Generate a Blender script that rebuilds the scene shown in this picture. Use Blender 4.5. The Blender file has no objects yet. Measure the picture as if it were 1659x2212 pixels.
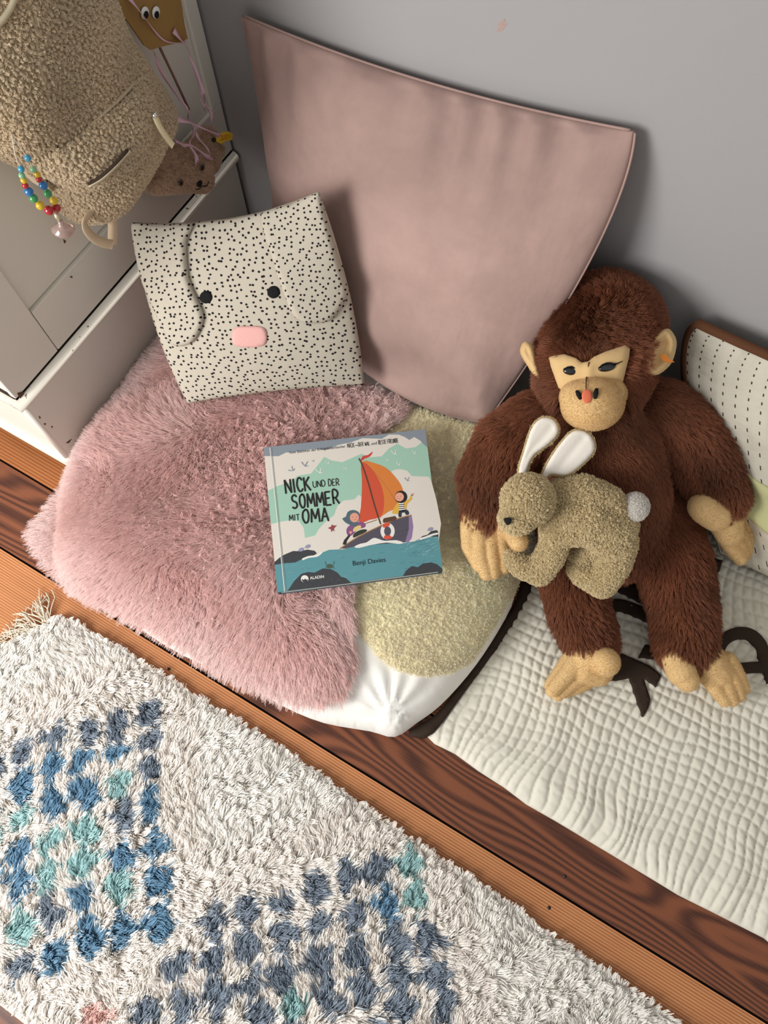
import bpy, math, random
import numpy as np
from mathutils import Matrix, Vector
from mathutils.geometry import delaunay_2d_cdt
from mathutils.kdtree import KDTree

random.seed(4)
RNG = np.random.default_rng(7)
SC = bpy.context.scene
COL = SC.collection
A = lambda *v: np.array(v, dtype=float)

# ------------------------------------------------------------------ camera
F = 1661.0; CX = 829.5; CY = 1106.0; CAM_H = 1.55
_down = A(20, 664, 1661.); _down /= np.linalg.norm(_down)
_xa = A(7650, 4155, -1661.); _xa -= _down * _xa.dot(_down); _xa /= np.linalg.norm(_xa)
_up = -_down
_ya = np.cross(_up, _xa)
CAM = A(0, 0, CAM_H)
BAS = np.stack([_xa, _ya, _up])            # rows: world axes written in camera (u right, v down, f forward)
cam_d = bpy.data.cameras.new('camera'); cam = bpy.data.objects.new('camera', cam_d); COL.objects.link(cam)
cam_d.sensor_fit = 'VERTICAL'; cam_d.sensor_height = 24.0; cam_d.lens = 24.0 * F / 2212.0
cam_d.clip_start = 0.02; cam_d.clip_end = 30
U_, V_, F_ = BAS[:, 0], BAS[:, 1], BAS[:, 2]
M = Matrix(((U_[0], -V_[0], -F_[0], 0), (U_[1], -V_[1], -F_[1], 0), (U_[2], -V_[2], -F_[2], CAM_H), (0, 0, 0, 1)))
cam.matrix_world = M
SC.camera = cam

# ------------------------------------------------------------------ light
SC.view_settings.view_transform = 'Standard'; SC.view_settings.look = 'None'
SC.view_settings.exposure = 0.0; SC.view_settings.gamma = 1.0; SC.view_settings.use_curve_mapping = False
SC.cycles.use_denoising = True
SC.cycles.max_bounces = 5; SC.cycles.diffuse_bounces = 3; SC.cycles.transparent_max_bounces = 8
SC.cycles.use_adaptive_sampling = True; SC.cycles.adaptive_threshold = 0.05
W = bpy.data.worlds.new('world'); SC.world = W; W.use_nodes = True
W.node_tree.nodes['Background'].inputs[0].default_value = (1.0, .975, .94, 1)
W.node_tree.nodes['Background'].inputs[1].default_value = 0.50

def area(name, loc, target, sx, sy, power, color):
    l = bpy.data.lights.new(name, 'AREA'); l.shape = 'RECTANGLE'; l.size = sx; l.size_y = sy
    l.energy = power; l.color = color
    o = bpy.data.objects.new(name, l); COL.objects.link(o); o.location = loc
    o.rotation_euler = (Vector(target) - Vector(loc)).to_track_quat('-Z', 'Y').to_euler()
    return o
area('window_daylight', (-1.3, -1.3, 1.3), (-0.3, 0.15, 0.0), 1.0, 1.3, 60, (1.0, 0.985, 0.96))

# ------------------------------------------------------------------ projection helpers (used to read sizes and places off the photo)
def ray(px, py):
    c = np.stack([np.asarray(px, float) - CX, np.asarray(py, float) - CY, np.full(np.shape(px), F)], -1)
    return c @ BAS.T / np.linalg.norm(c, axis=-1, keepdims=True)
def atz(px, py, z=0.): r = ray(px, py); return CAM + ((np.asarray(z) - CAM_H) / r[..., 2])[..., None] * r
def atx(px, py, x): r = ray(px, py); return CAM + (x / r[..., 0])[..., None] * r
def aty(px, py, y): r = ray(px, py); return CAM + (y / r[..., 1])[..., None] * r
def atd(px, py, d): r = ray(px, py); return CAM + (np.asarray(d) / (r @ F_))[..., None] * r
def depth(p): return (np.asarray(p) - CAM) @ F_
def atsurf(px, py, h, off=0., n=12):
    z = np.full(np.shape(px), .1)
    for _ in range(n):
        p = atz(px, py, z); z = .5 * z + .5 * (h(p[..., 0], p[..., 1]) + off)
    return atz(px, py, z)
def proj(p):
    c = (np.asarray(p) - CAM) @ BAS
    return np.stack([CX + F * c[..., 0] / c[..., 2], CY + F * c[..., 1] / c[..., 2]], -1)

def nrm(v): return v / np.maximum(np.linalg.norm(v, axis=-1, keepdims=True), 1e-9)
def lin(r, g, b):
    f = lambda c: (c / 255 / 12.92) if c / 255 <= 0.04045 else ((c / 255 + 0.055) / 1.055) ** 2.4
    return (f(r), f(g), f(b), 1.0)
class SinNoise:
    """smooth band-limited noise: a sum of random sinusoids"""
    def __init__(s, seed, freq, dim=2, n=14):
        r = np.random.default_rng(seed); s.k = r.normal(size=(n, dim)); s.k = nrm(s.k) * freq * (0.6 + 0.8 * r.random((n, 1))); s.p = r.random(n) * 6.283
    def __call__(s, *c):
        x = np.stack(np.broadcast_arrays(*c), -1)
        return np.sin(x @ s.k.T * 6.283 + s.p).sum(-1) / math.sqrt(len(s.p))

# ------------------------------------------------------------------ object helpers
def tag(o, label=None, cat=None, group=None, kind=None):
    if label: o['label'] = label
    if cat: o['category'] = cat
    if group: o['group'] = group
    if kind: o['kind'] = kind
    return o
def empty(name, loc, label, cat, group=None):
    o = bpy.data.objects.new(name, None); COL.objects.link(o); o.location = tuple(loc); o.empty_display_size = .05
    bpy.context.view_layer.update()
    return tag(o, label, cat, group)
def link(name, me, parent=None):
    o = bpy.data.objects.new(name, me); COL.objects.link(o)
    if parent is not None:
        o.parent = parent
        m = Matrix.Identity(4); q = parent
        locs = Vector((0, 0, 0))
        while q is not None: locs += q.location; q = q.parent
        o.location = -locs
    return o
def mk(name, verts, faces, mat, parent=None, smooth=True, uv=None, fmat=None, col=None):
    me = bpy.data.meshes.new(name)
    verts = np.asarray(verts, float)
    me.from_pydata(verts.tolist(), [], faces if isinstance(faces, list) else faces.tolist())
    mats = mat if isinstance(mat, (list, tuple)) else [mat]
    for m in mats: me.materials.append(m)
    if fmat is not None: me.polygons.foreach_set('material_index', np.asarray(fmat, np.int32))
    if smooth: me.polygons.foreach_set('use_smooth', np.ones(len(me.polygons), bool))
    if uv is not None:
        l = me.uv_layers.new(name='UVMap'); idx = np.zeros(len(me.loops), np.int32); me.loops.foreach_get('vertex_index', idx)
        l.data.foreach_set('uv', np.asarray(uv, np.float32)[idx].ravel())
    if col is not None:
        a = me.color_attributes.new('col', 'FLOAT_COLOR', 'POINT'); a.data.foreach_set('color', np.asarray(col, np.float32).ravel())
    me.update()
    return link(name, me, parent)
class Mb:
    """collects several shapes into one mesh"""
    def __init__(s): s.v = []; s.f = []; s.m = []; s.n = 0
    def add(s, v, f, m=0):
        v = np.asarray(v, float); s.v.append(v)
        for q in f: s.f.append(tuple(int(i) + s.n for i in q)); s.m.append(m)
        s.n += len(v); return s
    def box(s, a, b, m=0):
        x0, y0, z0 = a; x1, y1, z1 = b
        v = [(x, y, z) for x in (x0, x1) for y in (y0, y1) for z in (z0, z1)]
        return s.add(v, [(0, 1, 3, 2), (4, 6, 7, 5), (0, 4, 5, 1), (2, 3, 7, 6), (0, 2, 6, 4), (1, 5, 7, 3)], m)
    def tube(s, pts, rad, seg=10, m=0, flat=1.0):
        pts = np.asarray(pts, float); rad = np.broadcast_to(rad, len(pts)); t = nrm(np.gradient(pts, axis=0))
        ref = A(0, 0, 1) if abs(t[0][2]) < .8 else A(1, 0, 0); v = []
        for i in range(len(pts)):
            a = nrm(np.cross(t[i], ref)); b = np.cross(t[i], a)
            for k in range(seg):
                an = 6.28318 * k / seg; v.append(pts[i] + rad[i] * (math.cos(an) * a + flat * math.sin(an) * b))
        f = [(i * seg + k, i * seg + (k + 1) % seg, (i + 1) * seg + (k + 1) % seg, (i + 1) * seg + k) for i in range(len(pts) - 1) for k in range(seg)]
        f += [tuple(range(seg))[::-1], tuple(range((len(pts) - 1) * seg, len(pts) * seg))]
        return s.add(v, f, m)
    def ball(s, c, r, ax=None, seg=20, m=0, squash=None):
        """ellipsoid; ax rows are its axes, r its three radii"""
        r = np.broadcast_to(r, 3); ax = np.eye(3) if ax is None else ax; v = []; rings = seg // 2
        for i in range(rings + 1):
            th = math.pi * i / rings
            for k in range(seg):
                ph = 2 * math.pi * k / seg
                v.append(A(c[0], c[1], c[2]) + (A(math.sin(th) * math.cos(ph), math.sin(th) * math.sin(ph), math.cos(th)) * r) @ ax)
        f = []
        for i in range(rings):
            for k in range(seg):
                f.append((i * seg + k, (i + 1) * seg + k, (i + 1) * seg + (k + 1) % seg, i * seg + (k + 1) % seg))
        return s.add(v, f, m)
    def ribbon(s, pts, wid, nor, th=.0006, m=0):
        """flat strip with a little thickness; nor = strip normals"""
        pts = np.asarray(pts, float); n = len(pts); t = nrm(np.gradient(pts, axis=0)); nor = nrm(np.broadcast_to(np.asarray(nor, float), (n, 3)))
        w = nrm(np.cross(nor, t)) * (np.broadcast_to(wid, n) / 2)[:, None]
        nn = nrm(np.cross(t, w)) * th / 2
        v = np.concatenate([pts - w + nn, pts + w + nn, pts + w - nn, pts - w - nn]); f = []
        for i in range(n - 1):
            for a in range(4): b = (a + 1) % 4; f.append((a * n + i, b * n + i, b * n + i + 1, a * n + i + 1))
        f += [(0, n, 2 * n, 3 * n), (n - 1, 4 * n - 1, 3 * n - 1, 2 * n - 1)]
        return s.add(v, f, m)
    def build(s, name, mat, parent=None, smooth=True, bevel=0):
        o = mk(name, np.concatenate(s.v), s.f, mat, parent, smooth, fmat=s.m)
        if bevel:
            b = o.modifiers.new('bevel', 'BEVEL'); b.width = bevel; b.segments = 2; b.limit_method = 'ANGLE'
            if not smooth: pass
        return o

def spline(pts, n=8, closed=True):
    """Catmull-Rom"""
    p = np.asarray(pts, float); N = len(p); out = []
    rng = range(N) if closed else range(N - 1)
    for i in rng:
        if closed: a, b, c, d = p[(i - 1) % N], p[i], p[(i + 1) % N], p[(i + 2) % N]
        else: a, b, c, d = p[max(i - 1, 0)], p[i], p[i + 1], p[min(i + 2, N - 1)]
        for k in range(n):
            t = k / n
            out.append(.5 * ((2 * b) + (-a + c) * t + (2 * a - 5 * b + 4 * c - d) * t * t + (-a + 3 * b - 3 * c + d) * t ** 3))
    if not closed: out.append(p[-1])
    return np.array(out)
def inside(poly, x, y):
    r = np.zeros(np.shape(x), bool); n = len(poly)
    for i in range(n):
        x0, y0 = poly[i]; x1, y1 = poly[(i + 1) % n]
        c = (y0 > y) != (y1 > y)
        with np.errstate(divide='ignore', invalid='ignore'):
            r ^= c & (x < (x1 - x0) * (y - y0) / (y1 - y0 + 1e-15) + x0)
    return r
def edist(poly, x, y):
    d = np.full(np.shape(x), 1e9); n = len(poly)
    for i in range(n):
        a = poly[i]; b = poly[(i + 1) % n]; ab = b - a; L = ab @ ab + 1e-15
        t = np.clip(((x - a[0]) * ab[0] + (y - a[1]) * ab[1]) / L, 0, 1)
        d = np.minimum(d, np.hypot(x - a[0] - t * ab[0], y - a[1] - t * ab[1]))
    return d
def patch(poly, step, sub=0):
    poly = np.asarray(poly, float); P = []
    for i in range(len(poly)):
        a, b = poly[i], poly[(i + 1) % len(poly)]; k = max(1, int(np.linalg.norm(b - a) / step + .5))
        for j in range(k): P.append(a + (b - a) * j / k)
    P = np.array(P); x0, y0 = P.min(0); x1, y1 = P.max(0)
    gx, gy = np.meshgrid(np.arange(x0, x1, step), np.arange(y0, y1, step)); gx = gx + (np.arange(gx.shape[0]) % 2)[:, None] * step / 2
    g = np.stack([gx.ravel(), gy.ravel()], -1)
    g = g[inside(P, g[:, 0], g[:, 1])]
    if len(g): g = g[edist(P, g[:, 0], g[:, 1]) > step * .55]
    allp = np.concatenate([P, g])
    vs, es, fs, *_ = delaunay_2d_cdt([Vector(p) for p in allp], [], [list(range(len(P)))], 1, 1e-7)
    v = np.array([tuple(q) for q in vs]); f = np.array([q for q in fs if len(q) == 3])
    a = v[f]; ar = np.cross(a[:, 1] - a[:, 0], a[:, 2] - a[:, 0]); f[ar < 0] = f[ar < 0][:, ::-1]
    for _ in range(sub):
        e = np.sort(np.concatenate([f[:, [0, 1]], f[:, [1, 2]], f[:, [2, 0]]]), 1)
        u, inv = np.unique(e, axis=0, return_inverse=True); inv = inv.reshape(3, -1)
        m = len(v) + inv; v = np.concatenate([v, (v[u[:, 0]] + v[u[:, 1]]) / 2])
        f = np.concatenate([np.stack([f[:, 0], m[0], m[2]], 1), np.stack([f[:, 1], m[1], m[0]], 1), np.stack([f[:, 2], m[2], m[1]], 1), np.stack(m, 1)])
    e = np.concatenate([f[:, [0, 1]], f[:, [1, 2]], f[:, [2, 0]]]); key = np.sort(e, 1)
    _, inv, cnt = np.unique(key, axis=0, return_inverse=True, return_counts=True)
    return v, f, e[cnt[inv.ravel()] == 1], edist(P, v[:, 0], v[:, 1])
def slab(name, poly, step, top, bot, mat, parent=None, to3=None, sub=0, uvs=1.0, smooth=True, colf=None, sidemat=None, ret=False):
    """closed sheet: outline poly (2D), top and bottom heights as functions of (x, y, distance to edge)"""
    v, f, be, d = patch(poly, step, sub)
    x, y = v[:, 0], v[:, 1]
    zt = np.broadcast_to(top(x, y, d), x.shape); zb = np.broadcast_to(bot(x, y, d), x.shape)
    to3 = to3 or (lambda x, y, z: np.stack([x, y, z], -1))
    V = np.concatenate([to3(x, y, zt), to3(x, y, zb)]); n = len(v)
    side = np.stack([be[:, 1], be[:, 0], be[:, 0] + n, be[:, 1] + n], 1)
    T = V[f[:, 0]]; 
    faces = f.tolist() + (f[:, ::-1] + n).tolist() + side.tolist()
    fm = None
    if sidemat is not None: fm = [0] * (2 * len(f)) + [1] * len(side); mat = [mat, sidemat]
    o = mk(name, V, faces, mat, parent, smooth, uv=np.concatenate([v, v]) * uvs, fmat=fm, col=None if colf is None else np.tile(colf(x, y), (2, 1)))
    if ret: return o, V, f
    return o

# ------------------------------------------------------------------ soft toys: tapered capsules merged into one skin
def capsule(mb, a, b, ra, rb, seg=16):
    a = np.asarray(a); b = np.asarray(b); L = np.linalg.norm(b - a); t = (b - a) / max(L, 1e-6)
    if L < 1e-5: return mb.ball(a, max(ra, rb))
    P = []; R = []
    for k in range(7): an = math.pi / 2 * k / 6; P.append(a - t * ra * math.cos(an)); R.append(max(ra * math.sin(an), 1e-4))
    for k in range(1, 6): s = k / 6; P.append(a + (b - a) * s); R.append(ra + (rb - ra) * s)
    for k in range(7): an = math.pi / 2 * k / 6; P.append(b + t * rb * math.sin(an)); R.append(max(rb * math.cos(an), 1e-4))
    P = np.array(P); ref = A(0, 0, 1) if abs(t[2]) < .8 else A(1, 0, 0); u = nrm(np.cross(t, ref)); w = np.cross(t, u); v = []
    for p, r in zip(P, R):
        for k in range(seg): an = 6.28318 * k / seg; v.append(p + r * (math.cos(an) * u + math.sin(an) * w))
    n = len(P)
    f = [(i * seg + k, i * seg + (k + 1) % seg, (i + 1) * seg + (k + 1) % seg, (i + 1) * seg + k) for i in range(n - 1) for k in range(seg)]
    f += [tuple(range(seg))[::-1], tuple(range((n - 1) * seg, n * seg))]
    return mb.add(v, f)
def chain(mb, pts, segs=None):
    """pts: list of (point, radius)"""
    for (a, ra), (b, rb) in zip(pts[:-1], pts[1:]):
        capsule(mb, a, b, ra, rb)
        if segs is not None: segs.append((np.asarray(a), np.asarray(b)))
    return mb
def skin(name, mb, voxel, mat, parent=None, smooth_it=6, post=None):
    tmp = mb.build('tmp', mat)
    r = tmp.modifiers.new('r', 'REMESH'); r.mode = 'VOXEL'; r.voxel_size = voxel; r.use_smooth_shade = True
    s = tmp.modifiers.new('s', 'SMOOTH'); s.factor = .5; s.iterations = smooth_it
    dg = bpy.context.evaluated_depsgraph_get(); dg.update()
    me = bpy.data.meshes.new_from_object(tmp.evaluated_get(dg)); me.name = name
    bpy.data.objects.remove(tmp)
    if post is not None:
        co = np.zeros(len(me.vertices) * 3, np.float32); me.vertices.foreach_get('co', co); co = co.reshape(-1, 3)
        no = np.zeros(len(me.vertices) * 3, np.float32); me.vertices.foreach_get('normal', no)
        me.vertices.foreach_set('co', post(co.astype(float), no.reshape(-1, 3)).astype(np.float32).ravel()); me.update()
    me.polygons.foreach_set('use_smooth', np.ones(len(me.polygons), bool))
    if not me.materials: me.materials.append(mat)
    return link(name, me, parent)
def mesh_tris(me):
    me.calc_loop_triangles(); n = len(me.loop_triangles); t = np.zeros(n * 3, np.int32); me.loop_triangles.foreach_get('vertices', t)
    co = np.zeros(len(me.vertices) * 3, np.float32); me.vertices.foreach_get('co', co)
    no = np.zeros(len(me.vertices) * 3, np.float32); me.vertices.foreach_get('normal', no)
    return co.reshape(-1, 3).astype(float), no.reshape(-1, 3).astype(float), t.reshape(-1, 3)
def scatter(co, no, tri, n, seed=1, keep=None):
    r = np.random.default_rng(seed); a = co[tri]
    ar = np.linalg.norm(np.cross(a[:, 1] - a[:, 0], a[:, 2] - a[:, 0]), axis=1)
    if keep is not None: ar = ar * keep(a.mean(1), nrm(no[tri].mean(1)))
    i = r.choice(len(tri), n, p=ar / ar.sum()); b = r.random((n, 2)); s = b.sum(1) > 1; b[s] = 1 - b[s]
    w = np.stack([1 - b.sum(1), b[:, 0], b[:, 1]], 1)[..., None]
    return (a[i] * w).sum(1), nrm((no[tri][i] * w).sum(1))

def strands(name, parent, mat, P, N, comb, length, K=6, rad=.0005, up=.6, jit=.25, clump=0., cell=.01, curl=0., turns=1.5, grav=0., lenvar=.3, seed=1, col=None, colvar=.08, tipr=.35, floor=None):
    """wool, fur and yarn: one curve per strand"""
    r = np.random.default_rng(seed); n = len(P)
    L = (np.broadcast_to(length, n) * (1 + lenvar * (r.random(n) * 2 - 1)))[:, None]
    d0 = nrm(N * up + comb + r.normal(size=(n, 3)) * jit)
    a = nrm(np.cross(d0, r.normal(size=(n, 3)))); b = np.cross(d0, a)
    ph = r.random((n, 1)) * 6.283; pts = np.zeros((n, K, 3))
    for k in range(K):
        t = k / (K - 1)
        pts[:, k] = P + L * (d0 * t + comb * .35 * t * t) + A(0, 0, -1) * grav * L * t * t
        if curl: pts[:, k] += curl * min(1, t * 2.5) * (np.sin(ph + turns * 6.283 * t) * a + (np.cos(ph + turns * 6.283 * t)) * b)
    if clump:
        m = max(8, int(n / 40)); 
        # clump centres spaced about one cell apart
        key = np.floor(P / cell).astype(np.int64); _, ci = np.unique(key, axis=0, return_index=True)
        kd = KDTree(len(ci))
        for j, q in enumerate(ci): kd.insert(P[q], j)
        kd.balance()
        own = np.array([ci[kd.find(p)[1]] for p in P]); cv = 1 + .8 * (r.random(n)[own] - .5)
        t = (np.linspace(0, 1, K) ** 1.2)[None, :, None] * (clump * cv)[:, None, None]; t = np.clip(t, 0, .95)
        pts = pts * (1 - t) + pts[own] * t
    if floor is not None:
        fz = floor(pts[..., 0], pts[..., 1]) + .0008; pts[..., 2] = np.maximum(pts[..., 2], fz)
    off = parent
    hc = bpy.data.hair_curves.new(name); hc.add_curves([K] * n)
    hc.attributes['position'].data.foreach_set('vector', pts.astype(np.float32).ravel())
    ra = hc.attributes.get('radius') or hc.attributes.new('radius', 'FLOAT', 'POINT')
    prof = 1 - (1 - tipr) * np.linspace(0, 1, K) ** 2
    ra.data.foreach_set('value', (np.broadcast_to(rad, n)[:, None] * prof[None]).astype(np.float32).ravel())
    if col is not None:
        c = np.broadcast_to(np.asarray(col, float)[..., :3], (n, 3)) * (1 + colvar * r.normal(size=(n, 1)))
        c = np.concatenate([np.clip(c, 0, 1), np.ones((n, 1))], 1)
        ca = hc.attributes.new('col', 'FLOAT_COLOR', 'CURVE'); ca.data.foreach_set('color', c.astype(np.float32).ravel())
    hc.materials.append(mat)
    return link(name, hc, parent)

# ------------------------------------------------------------------ materials
def newmat(name):
    m = bpy.data.materials.new(name); m.use_nodes = True; return m, m.node_tree, m.node_tree.nodes['Principled BSDF']
def node(nt, kind, **kw):
    n = nt.nodes.new(kind)
    for k, v in kw.items():
        if k in n.inputs.keys(): n.inputs[k].default_value = v
        else: setattr(n, k, v)
    return n
def cloth(name, rgb, rough=.85, nscale=120, bump=.3, var=.06, sheen=0., big=4., spec=.2, dist=.001, bumpscale2=None, b2=0.):
    """plain coloured stuff with fine grain and a faint slow change of tone"""
    m, nt, b = newmat(name)
    tc = node(nt, 'ShaderNodeTexCoord'); n1 = node(nt, 'ShaderNodeTexNoise', Scale=nscale, Detail=3.0); n2 = node(nt, 'ShaderNodeTexNoise', Scale=big, Detail=3.0)
    for n in (n1, n2): nt.links.new(tc.outputs['Object'], n.inputs['Vector'])
    mx = node(nt, 'ShaderNodeMix', data_type='RGBA'); c = lin(*rgb)
    mx.inputs['A'].default_value = tuple(min(1, x * (1 - var)) for x in c[:3]) + (1,); mx.inputs['B'].default_value = tuple(min(1, x * (1 + var)) for x in c[:3]) + (1,)
    nt.links.new(n2.outputs['Fac'], mx.inputs['Factor']); nt.links.new(mx.outputs['Result'], b.inputs['Base Color'])
    bp = node(nt, 'ShaderNodeBump', Strength=bump, Distance=dist); nt.links.new(n1.outputs['Fac'], bp.inputs['Height'])
    if bumpscale2:
        n3 = node(nt, 'ShaderNodeTexNoise', Scale=bumpscale2, Detail=4.0); nt.links.new(tc.outputs['Object'], n3.inputs['Vector'])
        b3 = node(nt, 'ShaderNodeBump', Strength=b2, Distance=.01); nt.links.new(n3.outputs['Fac'], b3.inputs['Height']); nt.links.new(bp.outputs['Normal'], b3.inputs['Normal']); bp = b3
    nt.links.new(bp.outputs['Normal'], b.inputs['Normal'])
    b.inputs['Roughness'].default_value = rough; b.inputs['Specular IOR Level'].default_value = spec
    b.inputs['Sheen Weight'].default_value = sheen; b.inputs['Sheen Roughness'].default_value = .4
    return m
def flat(name, rgb, rough=.5, spec=.4, metal=0., coat=0., trans=0.):
    m, nt, b = newmat(name); n = node(nt, 'ShaderNodeTexNoise', Scale=300.0); bp = node(nt, 'ShaderNodeBump', Strength=.04, Distance=.0005)
    nt.links.new(n.outputs['Fac'], bp.inputs['Height']); nt.links.new(bp.outputs['Normal'], b.inputs['Normal'])
    b.inputs['Base Color'].default_value = lin(*rgb); b.inputs['Roughness'].default_value = rough; b.inputs['Specular IOR Level'].default_value = spec
    b.inputs['Metallic'].default_value = metal; b.inputs['Coat Weight'].default_value = coat; b.inputs['Transmission Weight'].default_value = trans
    return m
def hairmat(name, rough=.7, trans=.3, sheen=.0, spec=.15):
    m, nt, b = newmat(name)
    at = node(nt, 'ShaderNodeAttribute', attribute_name='col')
    nt.links.new(at.outputs['Color'], b.inputs['Base Color']); b.inputs['Roughness'].default_value = rough; b.inputs['Specular IOR Level'].default_value = spec
    tr = node(nt, 'ShaderNodeBsdfTranslucent'); nt.links.new(at.outputs['Color'], tr.inputs['Color'])
    ms = node(nt, 'ShaderNodeMixShader', Fac=trans); out = nt.nodes['Material Output']
    nt.links.new(b.outputs[0], ms.inputs[1]); nt.links.new(tr.outputs[0], ms.inputs[2]); nt.links.new(ms.outputs[0], out.inputs['Surface'])
    return m
M_wool = hairmat('wool_fibre', .8, .5, spec=.1)
M_fur = hairmat('plush_fibre', .5, .28, spec=.35)
M_yarn = hairmat('rug_yarn', .8, .25, spec=.15)

def wood(name, c1, c2, scale, dist, lines, cath=0.0):
    """planed pine: growth rings as stretched, warped bands along the board"""
    m, nt, b = newmat(name)
    tc = node(nt, 'ShaderNodeTexCoord'); mp = node(nt, 'ShaderNodeMapping'); mp.inputs['Scale'].default_value = (1.5, 9.0, 1.0) if lines < 800 else (1.3, 9., 1.)
    nt.links.new(tc.outputs['Object'], mp.inputs['Vector'])
    warp = node(nt, 'ShaderNodeTexNoise', Scale=1.0, Detail=1.0); nt.links.new(mp.outputs[0], warp.inputs['Vector'])
    sep = node(nt, 'ShaderNodeSeparateXYZ'); nt.links.new(tc.outputs['Object'], sep.inputs[0])
    mu = node(nt, 'ShaderNodeMath', operation='MULTIPLY'); mu.inputs[1].default_value = lines; nt.links.new(sep.outputs['Y'], mu.inputs[0])
    ad = node(nt, 'ShaderNodeMath', operation='MULTIPLY_ADD'); ad.inputs[1].default_value = dist; nt.links.new(warp.outputs['Fac'], ad.inputs[0]); nt.links.new(mu.outputs[0], ad.inputs[2])
    si = node(nt, 'ShaderNodeMath', operation='SINE'); nt.links.new(ad.outputs[0], si.inputs[0])
    fine = node(nt, 'ShaderNodeTexNoise', Scale=1.0, Detail=5.0, Roughness=.7); mp2 = node(nt, 'ShaderNodeMapping'); mp2.inputs['Scale'].default_value = (6, 420, 1)
    nt.links.new(tc.outputs['Object'], mp2.inputs['Vector']); nt.links.new(mp2.outputs[0], fine.inputs['Vector'])
    big = node(nt, 'ShaderNodeTexNoise', Scale=2.5, Detail=2.0); nt.links.new(tc.outputs['Object'], big.inputs['Vector'])
    s1 = node(nt, 'ShaderNodeMath', operation='MULTIPLY_ADD'); s1.inputs[1].default_value = .3; s1.inputs[2].default_value = .1; nt.links.new(si.outputs[0], s1.inputs[0])
    s2 = node(nt, 'ShaderNodeMath', operation='ADD'); nt.links.new(s1.outputs[0], s2.inputs[0]); nt.links.new(fine.outputs['Fac'], s2.inputs[1])
    cr = node(nt, 'ShaderNodeValToRGB'); cr.color_ramp.elements[0].position = .25; cr.color_ramp.elements[1].position = .85
    cr.color_ramp.elements[0].color = lin(*c1); cr.color_ramp.elements[1].color = lin(*c2)
    nt.links.new(s2.outputs[0], cr.inputs[0])
    hs = node(nt, 'ShaderNodeHueSaturation'); v = node(nt, 'ShaderNodeMath', operation='MULTIPLY_ADD'); v.inputs[1].default_value = .5; v.inputs[2].default_value = .75
    nt.links.new(big.outputs['Fac'], v.inputs[0]); nt.links.new(v.outputs[0], hs.inputs['Value']); nt.links.new(cr.outputs[0], hs.inputs['Color'])
    nt.links.new(hs.outputs[0], b.inputs['Base Color'])
    bp = node(nt, 'ShaderNodeBump', Strength=.15, Distance=.0008); nt.links.new(s2.outputs[0], bp.inputs['Height']); nt.links.new(bp.outputs[0], b.inputs['Normal'])
    b.inputs['Roughness'].default_value = .42; b.inputs['Specular IOR Level'].default_value = .35
    return m
M_pine = wood('light_pine_board', (150, 92, 56), (200, 138, 90), 1, 5.0, 1250)
M_red = wood('red_brown_board', (70, 39, 29), (128, 76, 51), 1, 95.0, 300)
M_orange = wood('orange_board', (138, 78, 40), (182, 116, 66), 1, 6.0, 900)
M_gap = cloth('floor_gap_filler', (34, 28, 26), .95, 500, .8, .3, dist=.002)

def paint(name, rgb, chips=True):
    m, nt, b = newmat(name)
    tc = node(nt, 'ShaderNodeTexCoord'); n1 = node(nt, 'ShaderNodeTexNoise', Scale=5.0, Detail=4.0); n2 = node(nt, 'ShaderNodeTexNoise', Scale=38.0, Detail=4.0, Roughness=.6)
    for n in (n1, n2): nt.links.new(tc.outputs['Object'], n.inputs['Vector'])
    mx = node(nt, 'ShaderNodeMix', data_type='RGBA'); c = lin(*rgb)
    mx.inputs['A'].default_value = tuple(x * .93 for x in c[:3]) + (1,); mx.inputs['B'].default_value = c
    nt.links.new(n1.outputs['Fac'], mx.inputs['Factor'])
    cr = node(nt, 'ShaderNodeValToRGB'); cr.color_ramp.elements[0].position = .76 if chips == 1 else .67; cr.color_ramp.elements[1].position = .77 if chips == 1 else .685
    nt.links.new(n2.outputs['Fac'], cr.inputs[0])
    m2 = node(nt, 'ShaderNodeMix', data_type='RGBA'); nt.links.new(cr.outputs[0], m2.inputs['Factor']); nt.links.new(mx.outputs['Result'], m2.inputs['A']); m2.inputs['B'].default_value = lin(88, 62, 46)
    nt.links.new((m2 if chips else mx).outputs['Result'], b.inputs['Base Color'])
    bp = node(nt, 'ShaderNodeBump', Strength=.15, Distance=.002); nt.links.new(n1.outputs['Fac'], bp.inputs['Height']); nt.links.new(bp.outputs[0], b.inputs['Normal'])
    b.inputs['Roughness'].default_value = .45; b.inputs['Specular IOR Level'].default_value = .35
    return m
M_paint = paint('cream_paint', (232, 227, 216)); M_chip = paint('chipped_paint_edge', (226, 220, 207), 2)
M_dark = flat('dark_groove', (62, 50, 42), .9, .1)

# ================================================================== THE SETTING
XC = -.963; YW = .985; YF = .272
mb = Mb(); bounds = [YW + .02 - 0, .683, .523, .363, .203, .043, -.117, -.277, -.437, -.597, -.757, -.917]
kinds = [1, 0, 2, 2, 1, 0, 1, 0, 2, 1, 0]
for i in range(len(bounds) - 1):
    mb.box((-2.6, bounds[i + 1] + .0022, -.02), (2.6, bounds[i] - .0022, 0), {0: 0, 1: 1, 2: 2}[kinds[i]])
mb.box((-2.6, -.93, -.03), (2.6, YW + .02, -.006), 3)
fl = mb.build('floor', [M_pine, M_red, M_orange, M_gap], smooth=False); tag(fl, kind='structure')
M_wall = cloth('grey_wall_paint', (163, 161, 162), .9, 60, .15, .03, big=2, dist=.002)
w = w_wall = Mb().box((-2.6, YW, -.02), (2.6, YW + .1, 2.6)).build('wall_back', M_wall, smooth=False); tag(w, kind='structure')
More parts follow.
